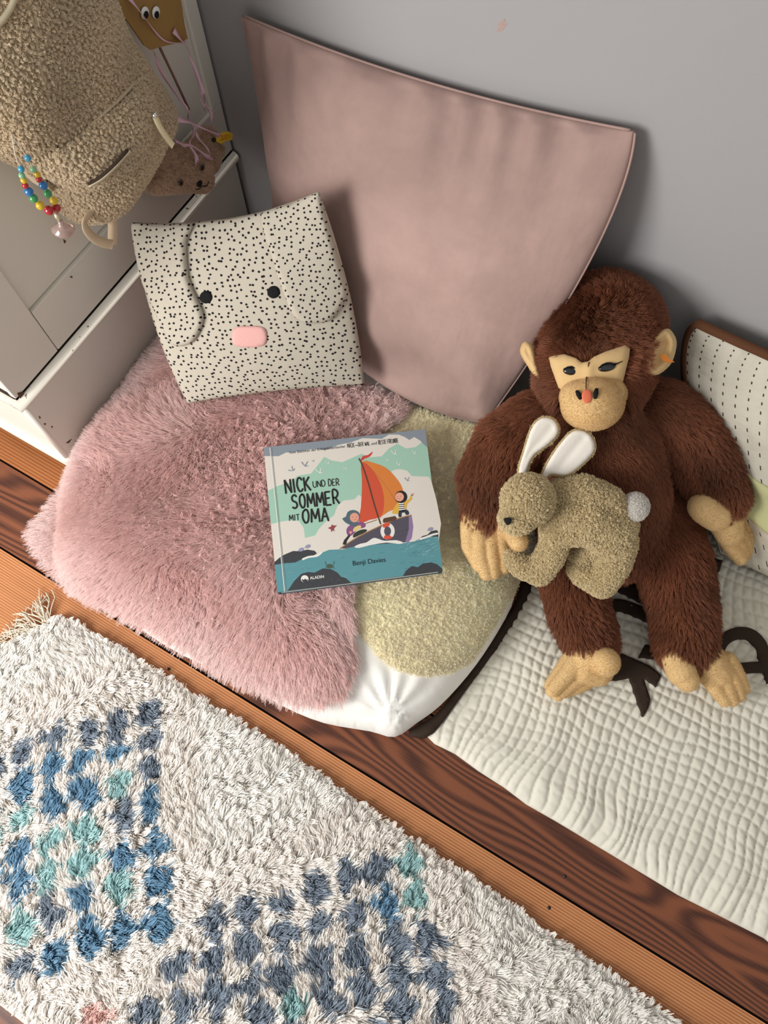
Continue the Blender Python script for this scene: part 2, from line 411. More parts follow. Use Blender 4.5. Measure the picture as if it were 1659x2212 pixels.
# nails in the boards
M_nail = flat('old_nail', (60, 52, 48), .5, .5, .6)
for px, py in ((365, 1445), (1186, 1961), (1220, 1893)):
    p = atz(px, py); m_ = Mb(); m_.tube([p + A(0, 0, -.002), p + A(0, 0, .0006)], .0032, 12)
    tag(m_.build('floor_nail', M_nail), 'flat nail head in the floor board ' + {365: 'beside the left part of the shaggy rug', 1186: 'between rug and quilt, the one nearer the rug', 1220: 'between rug and quilt, the one nearer the quilt'}[px], 'nail', 'nails in the floor boards')

# ------------------------------------------------------------------ white painted cabinet on the left
cab = empty('cabinet', (XC - .25, YF + .35, 0), 'white painted wooden cabinet with panelled side and chipped edges', 'cabinet')
YB = .978
m_ = Mb(); m_.box((XC - .55, YF + .003, .055), (XC - .022, YB, 1.0)); m_.box((XC - .022, YF, .43), (XC - .012, YB, 1.0))
m_.build('carcass', M_paint, cab, smooth=False)
Mb().box((XC - .014, YF, .315), (XC, YF + .122, 1.0)).build('side_stile', M_paint, cab, smooth=False, bevel=.002)
Mb().box((XC - .014, YB - .03, .432), (XC, YB, 1.0)).build('side_stile', M_paint, cab, smooth=False, bevel=.002)
Mb().box((XC - .0145, YF + .1235, .315), (XC - .0005, YB, .431)).build('side_rail', M_paint, cab, smooth=False, bevel=.002)
Mb().box((XC - .013, YF + .124, .433), (XC - .0085, YB - .031, 1.0)).build('side_panel', M_paint, cab, smooth=False)
Mb().box((XC - .05, YF - .001, .306), (XC - .006, YB, .3175)).build('moulding_groove', M_dark, cab, smooth=False)  # dark gap along the waist moulding, where the paint is chipped
Mb().box((XC - .02, YF, .062), (XC + .001, YB, .292)).box((XC - .55, YF - .0, .062), (XC - .02, YF + .02, .292)).build('plinth_board', M_paint, cab, smooth=False, bevel=.003)
# half-round moulding that runs round side and front
def mould(name, z, r, out, mat):
    m = Mb(); an = np.linspace(-math.pi / 2, math.pi / 2, 9); n = len(an)
    path = [((XC - .55), YF, 0, -1), (XC, YF, 1, -1), (XC, YB, 1, 0)]
    v = []
    for (x, y, ox, oy) in path:
        for a in an: v.append((x + ox * out * math.cos(a), y + oy * out * math.cos(a), z + r * math.sin(a)))
    v = np.array(v); f = [(i * n + k, (i + 1) * n + k, (i + 1) * n + k + 1, i * n + k + 1) for i in range(2) for k in range(n - 1)]
    f.append(tuple(range(2 * n, 3 * n))); m.add(v, f)
    return m.build(name, mat, cab)
mould('waist_moulding', .298, .0125, .0125, M_chip)
mould('base_moulding', .05, .014, .014, M_paint)
mould('base_bead', .031, .006, .008, M_paint)
Mb().tube([(XC - .006, YF + .002, .07 + .0), (XC - .006, YF + .002, .285)], .0075, 10).build('corner_bead', M_paint, cab)
m_ = Mb(); m_.tube([(XC - .03, YF + .03, 0), (XC - .03, YF + .03, .008), (XC - .03, YF + .03, .02), (XC - .03, YF + .03, .04)], [.02, .028, .033, .03], 20)
m_.build('foot', M_paint, cab)
m_ = Mb(); m_.box((XC - .55, YF - .004, .318), (XC - .04, YF + .002, 1.0)); m_.build('door', M_paint, cab, smooth=False, bevel=.002)

# ================================================================== SEAT CUSHION AND SHEEPSKINS
def cl(a, lo=0., hi=1.): return np.clip(a, lo, hi)
# outline of the floor cushion from its visible front and right edges, closed behind against cabinet and wall
pxc = np.array([(1128, 1240), (1105, 1310), (1060, 1390), (1010, 1460), (950, 1525), (900, 1562), (853, 1592), (800, 1580), (700, 1562), (620, 1530), (560, 1495), (480, 1455), (400, 1418), (320, 1370)], float)
pc = atz(pxc[:, 0], pxc[:, 1], .035)[:, :2]
pc = np.concatenate([pc, [(-.70, .062), (-.80, .085), (-.865, .16), (-.93, .3), (-.945, .6), (-.93, .94), (-.6, .972), (-.2, .972), (-.03, .93), (.0, .75)]])
CUSH = spline(pc, 3)
cn1 = SinNoise(3, 3.0); cn2 = SinNoise(5, 9.0)
def cush_prof(x, y, d): 
    e = cl(d / .23); return .035 + .125 * np.sqrt(1 - (1 - e) ** 2) + .006 * cn1(x, y) * e
def cush_top(x, y):
    x = np.asarray(x, float); y = np.asarray(y, float); s = x.shape; xx = x.ravel(); yy = y.ravel()
    ins = inside(CUSH, xx, yy); d = edist(CUSH, xx, yy)
    return np.where(ins, cush_prof(xx, yy, d), .035 * np.exp(-(d / .012) ** 2)).reshape(s)
# fast lookup grid
_gx = np.linspace(-1.1, .2, 261); _gy = np.linspace(-.05, 1.05, 221); _G = cush_top(*np.meshgrid(_gx, _gy))
def Hc(x, y):
    fx = cl((np.asarray(x) + 1.1) / 1.3 * 260, 0, 259.99); fy = cl((np.asarray(y) + .05) / 1.1 * 220, 0, 219.99); i = fx.astype(int); j = fy.astype(int); u = fx - i; v = fy - j
    return _G[j, i] * (1 - u) * (1 - v) + _G[j, i + 1] * u * (1 - v) + _G[j + 1, i] * (1 - u) * v + _G[j + 1, i + 1] * u * v
M_sheet = cloth('white_cotton_cover', (240, 238, 232), .8, 500, .12, .02, bumpscale2=7, b2=.5)
tuckn = SinNoise(9, 16.0)
def ctop(x, y, d):
    z = cush_prof(x, y, d)
    # folds that gather at the front corner
    c = A(-.09, .15); r = np.hypot(x - c[0], y - c[1]); th = np.arctan2(y - c[1], x - c[0])
    z = z + .0045 * np.sin(th * 13 + 2 * np.sin(r * 25)) * np.exp(-(r / .10) ** 2) * cl(d / .02)
    return z + .0012 * tuckn(x, y * .5) * cl(d / .03)
cu = slab('floor_cushion', CUSH, .012, ctop, lambda x, y, d: np.maximum(.035 - .034 * np.sqrt(cl(d / .05)), .001), M_sheet, sub=1)
tag(cu, 'plump white cotton floor cushion lying under both sheepskins', 'cushion')
# cream sheepskin
def P2(px, z): px = np.array(px, float); return atz(px[:, 0], px[:, 1], z)[:, :2]
cr_px = [(880, 880), (960, 895), (1045, 915), (1120, 940), (1160, 1060), (1140, 1200), (1105, 1285), (1055, 1370), (1015, 1428), (950, 1455), (885, 1452), (830, 1425), (795, 1385), (740, 1300), (700, 1150), (760, 980)]
CREAM = spline(atsurf(np.array(cr_px, float)[:, 0], np.array(cr_px, float)[:, 1], Hc, .012)[:, :2], 4)
M_hide_c = cloth('cream_hide', (252, 240, 202), .9, 200, .3)
cs, V, f = slab('cream_sheepskin', CREAM, .014, lambda x, y, d: Hc(x, y) + .004 + .008 * np.sqrt(cl(d / .014)) + .0008 * SinNoise(24, 60)(x, y), lambda x, y, d: Hc(x, y) + .001, M_hide_c, ret=True, sub=1)
tag(cs, 'cream yellow curly sheepskin lying right of the pink one under the book', 'sheepskin')
def vn(V, f):
    n = np.zeros_like(V); fn = np.cross(V[f[:, 1]] - V[f[:, 0]], V[f[:, 2]] - V[f[:, 0]])
    for k in range(3): np.add.at(n, f[:, k], fn)
    return nrm(n)
P, N = scatter(V, vn(V, f), f, 60000, 3)
dd = edist(CREAM, P[:, 0], P[:, 1]); cc = CREAM.mean(0)
out = nrm(np.stack([P[:, 0] - cc[0], P[:, 1] - cc[1], P[:, 2] * 0], -1)) * (1 - cl(dd / .03))[:, None]
c0 = A(1.0, .93, .75); n_ = SinNoise(21, 6)(P[:, 0], P[:, 1])
strands('cream_wool', cs, M_wool, P, N, out * .8, .0056, K=6, rad=.0005, up=.8, jit=.6, clump=.55, cell=.0055, curl=.0013, turns=1.7, grav=.1, seed=4, col=c0 * (1 + .04 * n_)[:, None], colvar=.05, tipr=.7, floor=Hc)
# pink sheepskin
pk_px = [(50, 1110), (82, 1048), (142, 998), (192, 945), (250, 878), (290, 800), (335, 735), (400, 690), (480, 560), (560, 460), (640, 560), (700, 720), (760, 820), (850, 865), (862, 900), (800, 945), (760, 1010), (735, 1110), (745, 1200), (755, 1300), (758, 1380), (752, 1440), (715, 1490), (640, 1492), (560, 1465), (470, 1420), (380, 1365), (300, 1322), (210, 1280), (140, 1240), (85, 1185)]
pk = np.array(pk_px, float); PINK = spline(atsurf(pk[:, 0], pk[:, 1], Hc, .03)[:, :2], 3); PINK[:, 0] = np.maximum(PINK[:, 0], XC + .012 + 0 * PINK[:, 1]); PINK[:, 1] = np.minimum(PINK[:, 1], .955)
M_hide_p = cloth('pink_hide', (214, 168, 164), .9, 200, .3)
bump = SinNoise(31, 5.0)
def ovr(x, y): return .0125 * (inside(CREAM, x, y) | (edist(CREAM, x, y) < .012))
def Hp(x, y, d): return Hc(x, y) + ovr(x, y) + .008 + .010 * cl(d / .03) + .006 * bump(x, y) * cl(d / .05)
ps, V, f = slab('pink_sheepskin', PINK, .014, Hp, lambda x, y, d: Hc(x, y) + ovr(x, y) + .0015 + .004 * cl(d / .02), M_hide_p, ret=True, sub=1)
tag(ps, 'dusty pink long-haired sheepskin spread over the white cushion', 'sheepskin')
P, N = scatter(V, vn(V, f), f, 190000, 5)
dd = edist(PINK, P[:, 0], P[:, 1]); cc = A(-.47, .42)
rad_ = np.stack([P[:, 0] - cc[0], P[:, 1] - cc[1], P[:, 2] * 0], -1); edge = (1 - cl(dd / .10))[:, None]
fl_ = nrm(np.stack([SinNoise(41, 3.5)(P[:, 0], P[:, 1]), SinNoise(42, 3.5)(P[:, 0], P[:, 1]) - .5, P[:, 0] * 0], -1))
comb = nrm(rad_) * (.3 + .55 * edge) + fl_ * .55 * (1 - edge)
curly = np.exp(-(((P[:, 0] + .50) / .13) ** 2 + ((P[:, 1] - .46) / .2) ** 2))
tone = SinNoise(44, 2.2)(P[:, 0], P[:, 1]) * .5 + SinNoise(45, 7)(P[:, 0], P[:, 1]) * .3
c1 = np.array(lin(255, 232, 229)[:3]); c2 = np.array(lin(232, 194, 188)[:3]); w_ = cl(.45 + .3 * tone - .45 * edge[:, 0] + .3 * curly)[:, None]
s_ = np.random.default_rng(2).random(len(P)) < curly * .8
pcol = c1 * (1 - w_) + c2 * w_
strands('pink_wool', ps, M_wool, P[~s_], N[~s_], comb[~s_], .031 - .004 * edge[~s_, 0], K=6, rad=.00042, up=.85, jit=.25, clump=.45, cell=.008, curl=.0014, turns=1.0, grav=.2 + .35 * edge[~s_], seed=6, col=pcol[~s_], colvar=.07, tipr=.5, floor=Hc)
strands('pink_wool', ps, M_wool, P[s_], N[s_], comb[s_] * .5, .026, K=9, rad=.0006, up=.8, jit=.35, clump=.8, cell=.011, curl=.0032, turns=2.0, grav=.1, seed=7, col=pcol[s_], colvar=.08, tipr=.6, floor=Hc)

# ================================================================== CUSHIONS
def bez3(a, m, b, t): c = 2 * m - .5 * (a + b); return ((1 - t) ** 2)[..., None] * a + (2 * t * (1 - t))[..., None] * c + (t ** 2)[..., None] * b
class Pil:
    """four corners, four edge midpoints, front and back puff"""
    def __init__(s, c00, c10, c11, c01, mb_, mr, mt, ml, tf, tbk, p=.55, wr=None, clampy=None):
        s.c = (c00, c10, c11, c01); s.m = (mb_, mr, mt, ml); s.tf = tf; s.tb = tbk; s.p = p; s.wr = wr; s.cy = clampy
        s.n = nrm(np.cross(c10 - c00, c01 - c00))
        if s.n @ (CAM - c00) < 0: s.n = -s.n
    def base(s, u, v):
        c00, c10, c11, c01 = s.c; mb_, mr, mt, ml = s.m
        B = bez3(c00, mb_, c10, u); T = bez3(c01, mt, c11, u); L = bez3(c00, ml, c01, v); R = bez3(c10, mr, c11, v); u_ = u[..., None]; v_ = v[..., None]
        return (1 - v_) * B + v_ * T + (1 - u_) * L + u_ * R - ((1 - u_) * (1 - v_) * c00 + u_ * (1 - v_) * c10 + u_ * v_ * c11 + (1 - u_) * v_ * c01)
    def prof(s, u, v): return (cl(16 * u * (1 - u) * v * (1 - v)) ** s.p) * (.75 + .25 * cl(16 * u * (1 - u) * v * (1 - v)))
    def S(s, u, v, h=0.):
        u = np.asarray(u, float); v = np.asarray(v, float); u = cl(u); v = cl(v)
        z = s.tf * s.prof(u, v)
        if s.wr is not None: z = z + s.wr(u, v)
        p = s.base(u, v) + (z + h)[..., None] * s.n
        if s.cy: p = p.copy(); p[..., 1] = np.minimum(p[..., 1], s.cy)
        return p
    def Bk(s, u, v):
        p = s.base(u, v) - (s.tb * s.prof(u, v))[..., None] * s.n
        if s.cy: p[..., 1] = np.minimum(p[..., 1], s.cy)
        return p
    def inv(s, px, py):
        u = np.full(np.shape(px), .5); v = u.copy(); T = np.stack([px, py], -1)
        for _ in range(25):
            q = proj(s.S(u, v)); e = 1e-3; qu = (proj(s.S(u + e, v)) - q) / e; qv = (proj(s.S(u, v + e)) - q) / e; r = T - q
            D = qu[..., 0] * qv[..., 1] - qu[..., 1] * qv[..., 0]; D = np.where(abs(D) < 1e-6, 1e-6, D)
            u = cl(u + .8 * (r[..., 0] * qv[..., 1] - r[..., 1] * qv[..., 0]) / D, .001, .998); v = cl(v + .8 * (qu[..., 0] * r[..., 1] - qu[..., 1] * r[..., 0]) / D, .001, .998)
        return u, v
    def build(s, name, mat, n=90, parent=None):
        g = np.linspace(0, 1, n); g = .5 - .5 * np.cos(g * math.pi) * (.35) - .5 * (1 - 2 * g) * .65 if False else g
        uu, vv = np.meshgrid(g, g); f1 = s.S(uu, vv).reshape(-1, 3); b1 = s.Bk(uu, vv).reshape(-1, 3)
        idx = np.arange(n * n).reshape(n, n); bi = idx + n * n; bi = bi.copy(); bi[0] = idx[0]; bi[-1] = idx[-1]; bi[:, 0] = idx[:, 0]; bi[:, -1] = idx[:, -1]
        q = lambda I: np.stack([I[:-1, :-1], I[:-1, 1:], I[1:, 1:], I[1:, :-1]], -1).reshape(-1, 4)
        F1 = q(idx); F2 = q(bi)[:, ::-1]; V = np.concatenate([f1, b1]); uv = np.stack([np.concatenate([uu.ravel(), uu.ravel()]), np.concatenate([vv.ravel(), vv.ravel() + 1.3])], -1)
        nn = np.cross(V[F1[:, 1]] - V[F1[:, 0]], V[F1[:, 2]] - V[F1[:, 0]]).mean(0)
        if nn @ s.n < 0: F1 = F1[:, ::-1]; F2 = F2[:, ::-1]
        used = np.unique(np.concatenate([F1, F2])); re = np.full(len(V), -1); re[used] = np.arange(len(used))
        return mk(name, V[used], re[np.concatenate([F1, F2])], mat, parent, True, uv=uv[used])
    def on(s, name, pxpoly, step, h, thick, mat, parent, sub=0, puff=0., edge=.006):
        """piece of cloth sewn on the front, outline given in the photograph"""
        def to3(x, y, z):
            u, v = s.inv(x, y); return s.S(u, v, z)
        e = edge * 1400
        return slab(name, pxpoly, step, lambda x, y, d: h + thick + puff * np.sqrt(cl(d / e)), lambda x, y, d: h + 0 * x, mat, parent, to3=to3, sub=sub)

def velvet(name, rgb):
    m, nt, b = newmat(name)
    tc = node(nt, 'ShaderNodeTexCoord'); mp = node(nt, 'ShaderNodeMapping'); mp.inputs['Scale'].default_value = (1, 1, 1); nt.links.new(tc.outputs['Object'], mp.inputs[0])
    n1 = node(nt, 'ShaderNodeTexNoise', Scale=5.0, Detail=6.0, Roughness=.65, Distortion=.2); n2 = node(nt, 'ShaderNodeTexNoise', Scale=260.0, Detail=2.0)
    for n in (n1, n2): nt.links.new(mp.outputs[0], n.inputs['Vector'])
    cr = node(nt, 'ShaderNodeValToRGB'); cr.color_ramp.elements[0].position = .32; cr.color_ramp.elements[1].position = .72
    c = lin(*rgb); cr.color_ramp.elements[0].color = tuple(x * .80 for x in c[:3]) + (1,); cr.color_ramp.elements[1].color = tuple(min(1, x * 1.12) for x in c[:3]) + (1,)
    nt.links.new(n1.outputs['Fac'], cr.inputs[0]); nt.links.new(cr.outputs[0], b.inputs['Base Color'])
    bp = node(nt, 'ShaderNodeBump', Strength=.15, Distance=.001); nt.links.new(n2.outputs['Fac'], bp.inputs['Height'])
    n3 = node(nt, 'ShaderNodeTexNoise', Scale=9.0, Detail=3.0); mp3 = node(nt, 'ShaderNodeMapping'); mp3.inputs['Scale'].default_value = (1.6, .6, .6); nt.links.new(tc.outputs['Object'], mp3.inputs[0]); nt.links.new(mp3.outputs[0], n3.inputs['Vector'])
    b2 = node(nt, 'ShaderNodeBump', Strength=.5, Distance=.012); nt.links.new(n3.outputs['Fac'], b2.inputs['Height']); nt.links.new(bp.outputs[0], b2.inputs['Normal']); nt.links.new(b2.outputs[0], b.inputs['Normal'])
    b.inputs['Roughness'].default_value = .8; b.inputs['Sheen Weight'].default_value = .3; b.inputs['Sheen Roughness'].default_value = .35; b.inputs['Sheen Tint'].default_value = (1, .92, .9, 1); b.inputs['Specular IOR Level'].default_value = .1
    return m
M_velvet = velvet('dusty_pink_velvet', (172, 144, 136))
TL = aty(523, 32, .965); TR = aty(1372, 283, .965); BR = atz(1050, 912, .185); BL = atz(610, 650, .17)
def wrp(u, v):
    top = np.exp(-((1 - v) / .22) ** 2) * cl((1 - v) / .03) * cl(u / .08) * cl((1 - u) / .08)
    low = np.exp(-(v / .35) ** 2) * cl(v / .04) * cl((1 - u) / .1)
    return .0075 * top * np.sin(u * 52 + 3 * np.sin(u * 9) + 1.5 * v) + .011 * low * np.sin(v * 26 + 5 * u + 2 * np.sin(u * 7))
pinkp = Pil(BL, BR, TR, TL, atz(845, 838, .17), aty(1268, 575, .875), .5 * (TL + TR) + A(0, 0, -.022), aty(580, 350, .92), .085, .05, .5, wrp, YW - .004)
po = pinkp.build('velvet_cushion', M_velvet, 140); tag(po, 'large square dusty pink velvet cushion leaning against the grey wall', 'cushion')
# welt along the sewn edge
t = np.linspace(0.01, .99, 60); m_ = Mb(); e = lambda u, v: pinkp.S(u, v)
for uu, vv in ((t, t * 0 + 1), (t * 0 + 1, t), (t, t * 0), (t * 0, t)): m_.tube(pinkp.base(uu, vv) + A(0, -.001, .001), .0019, 8)
m_.build('seam', M_velvet, po)

# dog faced dotted cushion
def dots(name, sc=27., r=.26):
    m, nt, b = newmat(name); uv = node(nt, 'ShaderNodeUVMap'); v = node(nt, 'ShaderNodeTexVoronoi', Scale=sc, Randomness=.78); v.voronoi_dimensions = '2D'
    no = node(nt, 'ShaderNodeTexNoise', Scale=sc * 2.2); ad = node(nt, 'ShaderNodeMath', operation='MULTIPLY_ADD'); ad.inputs[1].default_value = .22
    nt.links.new(uv.outputs[0], v.inputs['Vector']); nt.links.new(uv.outputs[0], no.inputs['Vector']); nt.links.new(no.outputs['Fac'], ad.inputs[0]); nt.links.new(v.outputs['Distance'], ad.inputs[2])
    cr = node(nt, 'ShaderNodeValToRGB'); cr.color_ramp.elements[0].position = r + .10; cr.color_ramp.elements[1].position = r + .13; cr.color_ramp.elements[0].color = lin(38, 34, 38); cr.color_ramp.elements[1].color = lin(188, 180, 165)
    nt.links.new(ad.outputs[0], cr.inputs[0]); nt.links.new(cr.outputs[0], b.inputs['Base Color']); b.inputs['Roughness'].default_value = .9; b.inputs['Specular IOR Level'].default_value = .1
    n2 = node(nt, 'ShaderNodeTexNoise', Scale=18.0, Detail=4.0); tc = node(nt, 'ShaderNodeTexCoord'); nt.links.new(tc.outputs['Object'], n2.inputs['Vector'])
    bp = node(nt, 'ShaderNodeBump', Strength=.35, Distance=.006); nt.links.new(n2.outputs['Fac'], bp.inputs['Height']); nt.links.new(bp.outputs[0], b.inputs['Normal'])
    return m
M_dots = dots('dotted_cotton', 31, .19); M_dots_px = dots('dotted_cotton_ears', 31, .19)
dTL = atz(286, 480, .455); dTR = atz(689, 413, .55); dBR = atz(787, 832, .235); dBL = atz(405, 872, .215)
dog = Pil(dBL, dBR, dTR, dTL, .5 * (dBL + dBR) + A(0, 0, .012), atz(757, 640, .39), atz(500, 470, .475), atz(330, 690, .33), .05, .045, .5)
dg = dog.build('dog_cushion', M_dots, 70); tag(dg, 'cream cushion with black dots and a dog face, resting on the pink sheepskin', 'cushion')
earL = spline([(284, 479), (345, 479), (415, 483), (403, 522), (408, 599), (429, 650), (440, 682), (432, 715), (412, 741), (375, 744), (351, 704), (314, 623), (296, 569)], 4)
earR = spline([(566, 461), (630, 436), (688, 411), (699, 450), (732, 562), (752, 626), (743, 652), (729, 674), (712, 692), (665, 697), (635, 680), (618, 643), (590, 560)], 4)
M_hem_shade = cloth('hem_cotton_shade', (176, 166, 148), .9, 300, .2)  # hem tone has the shade outlining the ears mixed into its colour
for px_ in (earL, earR):
    o = dog.on('ear', px_, 9, .002, .005, M_dots_px, dg, sub=1, puff=.008)
    q_ = px_[::2]; uu_, vv_ = dog.inv(np.append(q_[:, 0], q_[0, 0]), np.append(q_[:, 1], q_[0, 1])); tag(Mb().tube(dog.S(uu_, vv_, .0042), .0009, 6).build('seam', M_hem_shade, o), 'stitched edge, coloured with the shade along it')
    l = o.data.uv_layers[0].data; a = np.zeros(len(l) * 2, np.float32); l.foreach_get('uv', a); l.foreach_set('uv', a / 390.)
M_blk = cloth('black_felt', (26, 25, 27), .9, 300, .3); M_nose = cloth('pink_felt', (224, 172, 166), .9, 300, .3)
circ = lambda x, y, r, k=24, q=1.: [(x + r * math.cos(a), y + q * r * math.sin(a)) for a in np.linspace(0, 6.283, k, endpoint=False)]
for x, y in ((445, 642), (591, 631)): tag(dog.on('eye', circ(x, y, 13.5), 5, .0004, .001, M_blk, dg, puff=.001), 'round black felt eye')
tag(dog.on('nose', [(539 + 38 * np.sign(math.cos(a)) * abs(math.cos(a)) ** .6, 727 + 23 * np.sign(math.sin(a)) * abs(math.sin(a)) ** .6) for a in np.linspace(0, 6.283, 32, endpoint=False)], 6, .0004, .0012, M_nose, dg, puff=.002), 'pink felt nose')

# ================================================================== BOOK
bk = empty('picture_book', atz(760, 1100, .215), 'hardback picture book with a red and orange sailboat on its cover, lying on the sheepskins', 'book')
BZ = .234
def Cr(x, y):   # photo crop coordinates of the cover -> photo pixels
    return 550 + np.asarray(x, float) / 3.858, 900 + np.asarray(y, float) / 3.858
def B(x, y, k=0.): px, py = Cr(x, y); return atz(px, py, BZ) + A(0, 0, 1) * k
_c = [B(75, 257), B(1422, 105), B(1568, 1285), B(190, 1465)]
M_board = flat('cover_board', (60, 80, 92), .5); M_page = cloth('paper_block', (222, 216, 200), .9, 300, .3)
c4 = np.array(_c)
def prism(name, pts, z0, z1, mat, bev=0):
    n = len(pts); v = [(p[0], p[1], z1) for p in pts] + [(p[0], p[1], z0) for p in pts]
    f = [tuple(range(n))[::-1], tuple(range(n, 2 * n))] + [(i, (i + 1) % n, n + (i + 1) % n, n + i) for i in range(n)]
    return Mb().add(v, f).build(name, mat, bk, smooth=False, bevel=bev)
cen = c4.mean(0)
prism('front_cover', c4, BZ - .003, BZ, M_board, .0006)
prism('back_cover', c4, BZ - .015, BZ - .012, M_board, .0006)
ins_ = [c4[0] + (c4[1] - c4[0]) * .01, c4[1] + (c4[0] - c4[1]) * .02, c4[2] + (c4[3] - c4[2]) * .02, c4[3] + (c4[2] - c4[3]) * .01]; ins_ = [p + (cen - p) * .012 for p in ins_]
prism('pages', ins_, BZ - .012, BZ - .003, M_page)
prism('spine', [c4[0], c4[0] + (c4[1] - c4[0]) * .012, c4[3] + (c4[2] - c4[3]) * .012, c4[3]], BZ - .0125, BZ - .0025, M_board)
# printed cover: coloured shapes laid in thin layers
ink = {}
INK = []
def inkm(rgb):
    if rgb not in ink: ink[rgb] = len(INK); INK.append(flat('print_%d_%d_%d' % rgb, rgb, .38, .45))
    return ink[rgb]
art = Mb(); layer = [0]
def shape(pts, rgb, sm=0):
    pts = np.array(pts, float)
    if sm: pts = spline(pts, sm)
    layer[0] += 1; k = .00012 + layer[0] * .000012
    vs, es, fs, *_ = delaunay_2d_cdt([Vector(p) for p in pts], [], [list(range(len(pts)))], 1, 1e-6)
    if not fs: return
    v = np.array([tuple(q) for q in vs]); w = B(v[:, 0], v[:, 1]) + A(0, 0, k)
    F = []
    for q in fs:
        a, b, c = w[q[0]], w[q[1]], w[q[2]]; F.append(tuple(q) if np.cross(b - a, c - a)[2] > 0 else tuple(q)[::-1])
    art.add(w, F, inkm(rgb))
def stroke(pts, wd, rgb, sm=0, taper=False):
    p = np.array(pts, float)
    if sm: p = spline(p, sm, False)
    t = nrm(np.gradient(p, axis=0)); n = np.stack([-t[:, 1], t[:, 0]], -1); w = np.full(len(p), wd / 2.)
    if taper: w = w * np.linspace(1, .3, len(p))
    cap0 = [p[0] - t[0] * w[0] * .6]; cap1 = [p[-1] + t[-1] * w[-1] * .6]
    k = len(p); L = p + n * w[:, None]; R = p - n * w[:, None]
    v = np.concatenate([L, R, cap0, cap1]); layer[0] += .02; h = .00012 + (layer[0] + 1) * .000012
    F = [(i, i + 1, k + i + 1, k + i) for i in range(k - 1)] + [(0, k, 2 * k), (k - 1, 2 * k + 1, 2 * k - 1)]
    W3 = B(v[:, 0], v[:, 1]) + A(0, 0, h); F2 = []
    for q in F:
        a, b, c = W3[q[0]], W3[q[1]], W3[q[2]]; F2.append(q if np.cross(b - a, c - a)[2] > 0 else q[::-1])
    art.add(W3, F2, inkm(rgb))
def disc(x, y, r, rgb, q=1., k=20): shape(circ(x, y, r, k, q), rgb)
CREAMC = (222, 216, 206); TEAL = (160, 200, 180); GRY = (136, 146, 156); SEA = (92, 148, 156); ROCK = (62, 64, 68); WHT = (232, 230, 224)
edge4 = [(75, 257), (1422, 105), (1568, 1285), (190, 1465)]
def onL(t): return (75 + 115 * t, 257 + 1208 * t)
def onR(t): return (1422 + 146 * t, 105 + 1180 * t)
shape(edge4, CREAMC)
shape([(75, 257), (1422, 105), onR(.14), (1380, 200), (1330, 170), (1290, 195), (1250, 170), (1200, 150), (1120, 150), (1060, 185), (900, 180), (800, 215), (700, 235), (600, 275), (480, 270), (380, 290), (260, 300), (200, 330), onL(.06)], GRY)
shape([onL(.30), (190, 578), (300, 545), (360, 492), (470, 475), (530, 400), (580, 335), (640, 365), (730, 380), (810, 345), (890, 310), (960, 340), (1060, 330), (1120, 265), (1190, 225), (1260, 265), (1340, 255), (1390, 215), onR(.13), onR(.38), (1400, 500), (1310, 495), (1270, 450), (1200, 440), (1150, 460), (1100, 470), (1040, 640), (900, 660), (830, 690), (740, 700), (690, 745), (665, 820), (600, 870), (540, 930), (505, 990), (420, 1012), (410, 930), (370, 870), (280, 865), (200, 880), onL(.53)], TEAL)
shape([(1090, 520), (1150, 450), (1230, 440), (1290, 475), (1310, 500), (1400, 500), onR(.38), onR(.78), (1100, 1000), (1050, 800), (1080, 600)], CREAMC, 3)
shape([(670, 800), (700, 740), (760, 700), (830, 690), (880, 660), (890, 900), (700, 960), (660, 880)], CREAMC, 3)
# sea
sea = [onL(.80), (300, 1200), (420, 1180), (520, 1150), (620, 1110), (740, 1105), (900, 1070), (1060, 1040), (1200, 1060), (1330, 1040), (1420, 1010), (1530, 995), onR(.93), (1568, 1285), (190, 1465)]
shape(sea, SEA)
rr = np.random.default_rng(12)
for i in range(90):
    x = rr.uniform(230, 1500); y0 = 1215 - (x - 200) * .13; y = rr.uniform(y0 - 40 + 40, 1430 - (x - 190) * .13)
    if 800 < x < 1110 and 1160 < y < 1260: continue
    L = rr.uniform(18, 60); stroke([(x, y), (x + L * .5, y - L * .10 + rr.uniform(-4, 4)), (x + L, y - L * .22)], rr.uniform(1.5, 4), [(70, 122, 136), (120, 172, 176), (64, 108, 124)][i % 3], 2, True)
for i in range(40):
    x = rr.uniform(1250, 1540); y = rr.uniform(1010, 1170); L = rr.uniform(25, 60)
    stroke([(x, y), (x + L * .6, y - L * .3), (x + L * .9, y - L * .38)], rr.uniform(2, 4), [(66, 112, 126), (150, 190, 190)][i % 2], 2, True)
# rocks
shape([onL(.79), (220, 1165), (260, 1145), (320, 1120), (380, 1122), (440, 1108), (500, 1118), (520, 1140), (480, 1165), (400, 1185), (340, 1215), (250, 1222), onL(.81)], ROCK)
shape([(275, 1452), (330, 1370), (390, 1310), (440, 1295), (500, 1300), (570, 1265), (640, 1272), (690, 1300), (720, 1335), (760, 1345), (805, 1386), (600, 1412)], ROCK)
shape([(1235, 1330), (1260, 1285), (1310, 1245), (1360, 1255), (1400, 1225), (1470, 1215), (1520, 1230), (1560, 1265), (1568, 1285), (1400, 1310)], ROCK)
shape([(1375, 1015), (1400, 995), (1440, 985), (1470, 955), (1515, 945), onR(.72), onR(.76), (1450, 1000)], ROCK)
for q in ([(1380, 1020), (1430, 1005), (1480, 985), (1525, 975)], [(400, 1190), (450, 1170), (520, 1160), (560, 1130)]): stroke(q, 16, WHT, 3)
